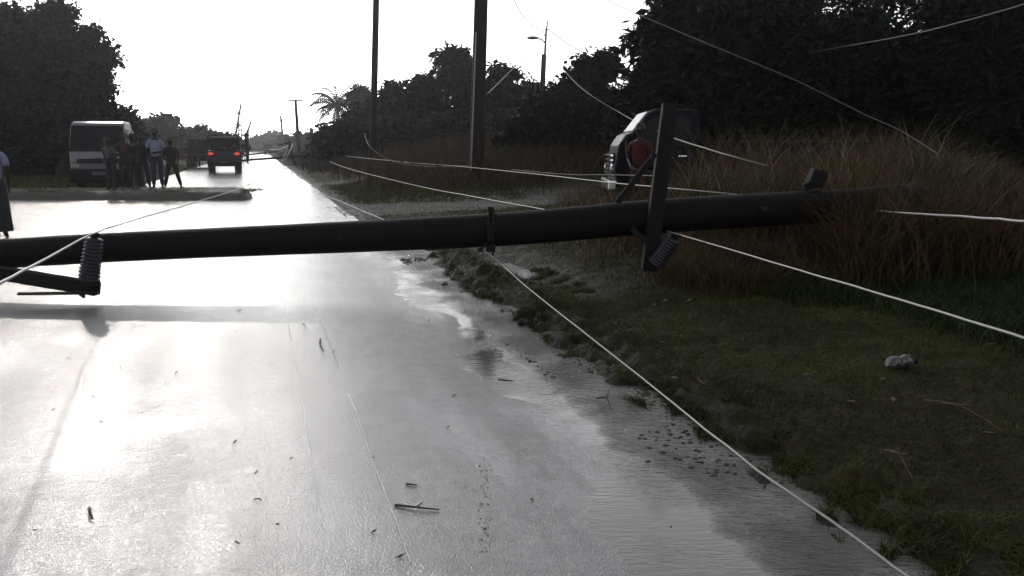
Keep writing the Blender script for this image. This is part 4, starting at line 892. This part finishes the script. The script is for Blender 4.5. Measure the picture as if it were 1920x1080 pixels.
    # shirt: torso and upper sleeves, a little larger than the body
    V2 = []; E2 = []; R2 = []
    def v2(p, rad, link=None):
        V2.append(Vector(p) * s); R2.append(tuple(q * s for q in rad) if hasattr(rad, '__len__') else rad * s)
        if link is not None: E2.append((link, len(V2) - 1))
        return len(V2) - 1
    a0 = v2((0, ly(1.28), 1.28), (.178, .125)); a1 = v2((0, ly(1.08), 1.08), (.158, .118), a0); v2((0, 0, .90), (.172, .128), a1); a3 = v2((0, ly(1.42), 1.425), (.10, .088), a0)
    for sg in (-1, 1):
        q = v2((sg * .19 * slim, ly(1.38), 1.375), .075, a3); bd = arms[0] if sg < 0 else arms[1]; v2((sg * (.222 + .03 * bd) * slim, ly(1.2) + .02, 1.19), .066, q)
    skin_obj('shirt', V2, E2, R2, M[shirt], r, 1)
    if skirt:
        mb = MB(); zs = [.98, .85, .6, .35, .12]; rs = [.15, .19, .205, .215, .225]; n_ = 16; vs = []
        for z_, q in zip(zs, rs): vs += [Vector((math.cos(a) * q * 1.05, math.sin(a) * q * .8 * (1 + .05 * math.sin(a * 5)), z_)) * s for a in np.linspace(0, 2 * math.pi, n_, endpoint=False)]
        mb.add(vs, [(j * n_ + i, (j + 1) * n_ + i, (j + 1) * n_ + (i + 1) % n_, j * n_ + (i + 1) % n_) for j in range(4) for i in range(n_)]); mb.build('skirt', M[legs], r, smooth=True)
    else:
        V3 = []; E3 = []; R3 = []
        V3.append(Vector((0, 0, .95)) * s); R3.append((.158 * s, .118 * s))
        for sg in (-1, 1):
            i0 = len(V3); V3 += [Vector((sg * .095, 0, .84)) * s, Vector((sg * (.09 + stance * .5), -.02, .48)) * s, Vector((sg * (.09 + stance), .02, .10)) * s]; R3 += [.104 * s, .078 * s, .062 * s]; E3 += [(0, i0), (i0, i0 + 1), (i0 + 1, i0 + 2)]
        skin_obj('trousers', V3, E3, R3, M[legs], r, 1)
    if bag:
        mb = MB(); mb.ball(Vector((.30, -.03, .60)) * s, (.09, .12, .15), 12, 8, .09); mb.tube([Vector((.27, -.03, .86)) * s, Vector((.30, -.03, .73)) * s], [.01, .03], 6)
        b_ = mb.build('carrier_bag', M['plastic'], None); b_.matrix_world = Matrix.Translation(loc) @ Matrix.Rotation(rz, 4, 'Z')
        tag(b_, 'small pale plastic bag held by the person at the left edge', 'bag')
    return r
pg = 'people standing on the earth berm in front of the truck'
def pl(px, Y, z): q = P(px, 352, Y); return (q.x, Y, z)
person(pl(297, 24.3, .20), R(12), 'person in a pale blue shirt and blue trousers standing at the middle of the berm', 1.76, 'cloth_white', 'cloth_navy', group=pg, stance=.03, arms=(.25, .9))
person(pl(325, 24.5, .19), R(20), 'person in dark clothes with legs apart at the right end of the group', 1.50, 'cloth_brown', 'cloth_brown', group=pg, stance=.17, arms=(.5, .2))
person(pl(270, 24.6, .19), R(25), 'person in black between the pale blue shirt and the truck', 1.62, 'cloth_black', 'cloth_black', group=pg, lean=.08, stance=.09, arms=(.4, .7))
person(pl(238, 24.2, .19), R(40), 'person in dark maroon in front of the truck cab corner', 1.64, 'cloth_maroon', 'cloth_black', group=pg, stance=.06, arms=(.9, .6))
person(pl(212, 23.9, .19), R(-20), 'person in a dull grey shirt in front of the truck grille', 1.50, 'cloth_grey', 'cloth_black', group=pg, lean=.12, stance=.04, arms=(.6, .8))
person(pl(253, 25.3, .17), R(160), 'person in a grey shirt beside the truck door with back turned', 1.62, 'cloth_grey', 'cloth_black', group=pg, stance=.05, arms=(.7, .3))
e_ = P(-3, 445, 12.8); person((e_.x, 12.8, gz(e_)), R(-150), 'person in a pale top and long black skirt cut off by the left edge', 1.66, 'cloth_white', 'cloth_black', skirt=True, arms=(.1, .1), stance=.02, bag=True)
fg = 'far people at the left road shoulder'
for px, Y, sh, lb, rz in ((355, 58, 'cloth_white', 'far person in a pale shirt on the left shoulder', 10), (362, 59, 'cloth_brown', 'far person in brown next to the pale shirted one', -30), (371, 57, 'cloth_black', 'far person in black nearest the jeep', 60)):
    q = P(px, 310, Y); person((q.x, Y, .0), R(rz), lb, 1.7, sh, 'cloth_black', group=fg, stance=.05, arms=(.2, .3))
q = P(449, 290, 45.2); person((q.x - .02, 46.6, 0.48), R(120), 'person riding upright at the right side of the jeep', 1.72, 'cloth_black', 'cloth_black', stance=.03, arms=(.3, .6))
q = P(1199, 320, 15.2); person((q.x, 15.2, .13), R(-35), 'person in a red top standing by the side of the blue truck', 1.72, 'cloth_red', 'cloth_red', stance=.05, arms=(.6, .3))

# ------------------------------------------------------------------ debris on the road and verge
def stick(a, b, r, label, name='twig', bend=.01, group=None, cat='twig'):
    a = G(*a); b = G(*b); a.z = gz(a) + r; b.z = gz(b) + r; m_ = (a + b) / 2 + Vector((0, 0, bend)); sd = (b - a).cross(Vector((0, 0, 1))).normalized() * (b - a).length * .04
    mb = MB(); mb.tube(spline([a, m_ + sd, b], 5), [r * (1 - .05 * k) for k in range(11)], 6)
    if (b - a).length > .15: mb.tube([m_ + sd, m_ + sd + (b - a) * .12 + Vector((0, .03, .01))], [r * .6, r * .3], 5)
    return tag(mb.build(name, M['twig'], smooth=True), label, cat, group)
stick((740, 949), (824, 957), .006, 'longest twig lying on the asphalt near the bottom of the road', bend=.004)
stick((762, 909), (782, 911), .005, 'short stick just above the longest twig', bend=.002)
stick((168, 958), (174, 976), .008, 'stubby dark twig at the lower left of the road', bend=.012)
stick((601, 636), (608, 660), .006, 'dark thin stick lying along the right road seam', bend=.002)
stick((934, 707), (964, 710), .004, 'thin stick near the puddle edge', bend=.002)
sg_ = 'leaf and bark scraps on the wet road'
random.seed(11)
spots = [(445, 1019), (487, 938), (480, 888), (575, 1014), (701, 998), (750, 1045), (520, 985), (480, 938), (266, 776), (190, 793), (175, 745), (127, 672), (449, 583), (441, 623), (670, 610), (570, 610), (547, 862), (440, 831), (66, 997), (997, 934), (851, 740), (1216, 870), (1258, 981), (804, 599), (625, 661), (300, 548), (950, 560), (225, 685), (330, 700), (700, 860), (840, 800), (60, 845), (100, 770)]
for x, y in spots:
    c = G(x, y); c.z = gz(c) + .004; a = random.uniform(0, 6.28); L_ = random.uniform(.008, .022) * (c.y / 3.5) ** .5; wd = L_ * random.uniform(.25, .5)
    d = Vector((math.cos(a), math.sin(a), .15)); s_ = Vector((-math.sin(a), math.cos(a), .25))
    mb = MB(); mb.add([c - d * L_, c + s_ * wd, c + d * L_ + Vector((0, 0, .004)), c - s_ * wd + Vector((0, 0, .003)), c + Vector((0, 0, .007))], [(0, 3, 4), (3, 2, 4), (2, 1, 4), (1, 0, 4), (0, 1, 2, 3)])
    tag(mb.build('leaf_scrap', M['twig']), 'small dark leaf or bark scrap stuck on the wet asphalt', 'leaf', sg_)
random.seed(12)
for k in range(26):
    v = random.uniform(1.6, 6.5); u = random.uniform(2.4, 4.6); c = UV(u, v, height(u, v) + .03); a = random.uniform(0, 6.28); L_ = random.uniform(.02, .045); wd = L_ * .4
    d = Vector((math.cos(a), math.sin(a), random.uniform(-.3, .3))); s_ = Vector((-math.sin(a), math.cos(a), .3)); mb = MB()
    mb.add([c - d * L_, c + s_ * wd, c + d * L_ + Vector((0, 0, .006)), c - s_ * wd + Vector((0, 0, .006)), c + Vector((0, 0, -.006))], [(0, 4, 1), (1, 4, 2), (2, 4, 3), (3, 4, 0), (0, 1, 2, 3)])
    tag(mb.build('fallen_leaf', M['grass_litter']), 'curled dry leaf lying on the grass verge', 'leaf', 'dry leaves on the grass verge')
for (a_, b_, lb) in (((1735, 742), (1880, 798), 'thin dry branch on the grass left of the right edge'), ((1660, 822), (1715, 862), 'short dry branch below the crushed bottle'), ((1120, 700), (1148, 716), 'bent twig at the edge of the grass by the puddle')):
    a = G(*a_, .16); b = G(*b_, .16); a.z = gz(a) + .03; b.z = gz(b) + .04; mb = MB(); m_ = (a + b) / 2 + Vector((.02, .05, .03)); mb.tube(spline([a, m_, b], 5), [.006 - .0004 * k for k in range(11)], 5)
    mb.tube([m_, m_ + (b - a) * .3 + Vector((0, .09, .05))], [.004, .002], 5); mb.tube([a.lerp(m_, .5), a.lerp(m_, .5) + (b - a) * .25 + Vector((0, -.07, .05))], [.004, .002], 5)
    tag(mb.build('dry_branch', M['grass_litter']), lb, 'branch')
gm = MB()
for k in range(60):
    x = 893 + 22 * random.random() + (4 if k % 3 else 10); y = 850 + 185 * random.random() ** .8
    c = G(x, y); c.z = gz(c) + .002; gm.ball(c, (random.uniform(.0015, .004), random.uniform(.0015, .003), .002), 5, 3, .3)
tag(gm.build('road_grit', M['twig']), 'line of black grit crumbs on the asphalt', 'grit', kind='stuff')
dm = MB(); random.seed(33)                        # washed up mud and plant bits standing out of the shallow water
for k in range(3200):
    v = random.uniform(1.9, 10.5); u = random.uniform(1.7, 2.5)
    if nv((u * 2.2, v * .55), 1.4, 31) + .25 * (u - 2.1) < 0.12: continue
    p = UV(u, v, -0.015 + random.uniform(0, .004)); q = random.uniform(.002, .010) * (v / 4) ** .5; dm.ball(p, (q * 1.8, q, q * .45), 6, 3, .35)
tag(dm.build('mud_debris', M['twig']), 'dark mud and plant bits washed together in the shallow roadside water', 'debris', kind='stuff')
def stone(px, py, r, label, m='stone', name='stone', cat='stone', group=None):
    c = G(px, py); c = Vector((c.x, c.y, gz(c))); c = G(px, py, c.z); mb = MB(); mb.ball(c + Vector((0, 0, r * .4)), (r * 1.2, r, r * .7), 9, 6, .18); return tag(mb.build(name, M[m]), label, cat, group)
stone(834, 535, .03, 'small dark cube like stone at the pool edge', 'twig')
stone(1215, 868, .012, 'dark pebble in the puddle right of centre', 'twig'); stone(1265, 712, .02, 'pebble under the cable at the puddle edge', 'stone')
stone(1512, 706, .018, 'small pale stone on the grass', 'plastic')
stone(1248, 566, .02, 'pale chip on the grass below the upright arm', 'plastic')
# crushed bottle and wrapper
c = G(1690, 685, .2); u_, v_ = touv(c); z_ = height(u_, v_); c = G(1690, 685, z_ + .03)
bt = empty('plastic_bottle', (c.x, c.y, z_), R(12), 'crushed clear plastic bottle lying on the grass at the right', 'bottle')
mb = MB(); mb.tube([(x, 0, .05 + .008 * math.sin(x * 90)) for x in np.linspace(-.10, .08, 13)], [.018, .036, .04, .033, .039, .030, .037, .034, .04, .036, .03, .018, .014], 10); mb.build('bottle_body', M['plastic'], bt)
MB().tube([(.08, 0, .05), (.105, 0, .05)], .016, 10).build('cap', M['truck_dark'], bt)
c = P(1650, 500, 7.9); c.z = max(c.z, gz(c) + .08)
mb = MB(); mb.ball(c, (.09, .04, .018), 10, 5, .25); tag(mb.build('wrapper', M['plastic']), 'pale flattened wrapper in the grass under the right end of the pole', 'litter')
# gravel on the drive
gv = MB(); random.seed(21)
for k in range(2600):
    v = random.uniform(15.2, 22.5); u = random.uniform(1.9, 9)
    if random.random() > gravw(u, v): continue
    p = UV(u, v, height(u, v)); r_ = random.uniform(.012, .04); gv.ball(p, (r_ * 1.3, r_, r_ * .7), 5, 3, .2)
tag(gv.build('drive_gravel', M['stone']), 'loose gravel spread on the drive', 'gravel', kind='stuff')

# ------------------------------------------------------------------ haze
hm_ = bpy.data.materials.new('haze'); hm_.use_nodes = True; t = hm_.node_tree; t.nodes.clear()
pv = t.nodes.new('ShaderNodeVolumePrincipled'); ho = t.nodes.new('ShaderNodeOutputMaterial'); pv.inputs['Density'].default_value = 0.00042
pv.inputs['Color'].default_value = (0.93, 0.95, 1.0, 1); pv.inputs['Anisotropy'].default_value = 0.8
t.links.new(pv.outputs[0], ho.inputs['Volume'])
hz = MB(); hz.box((0, 1250, 6.9), (5600, 6000, 16.2)); hzo = tag(hz.build('haze', hm_), 'thin damp air over the whole scene', 'haze', kind='stuff')
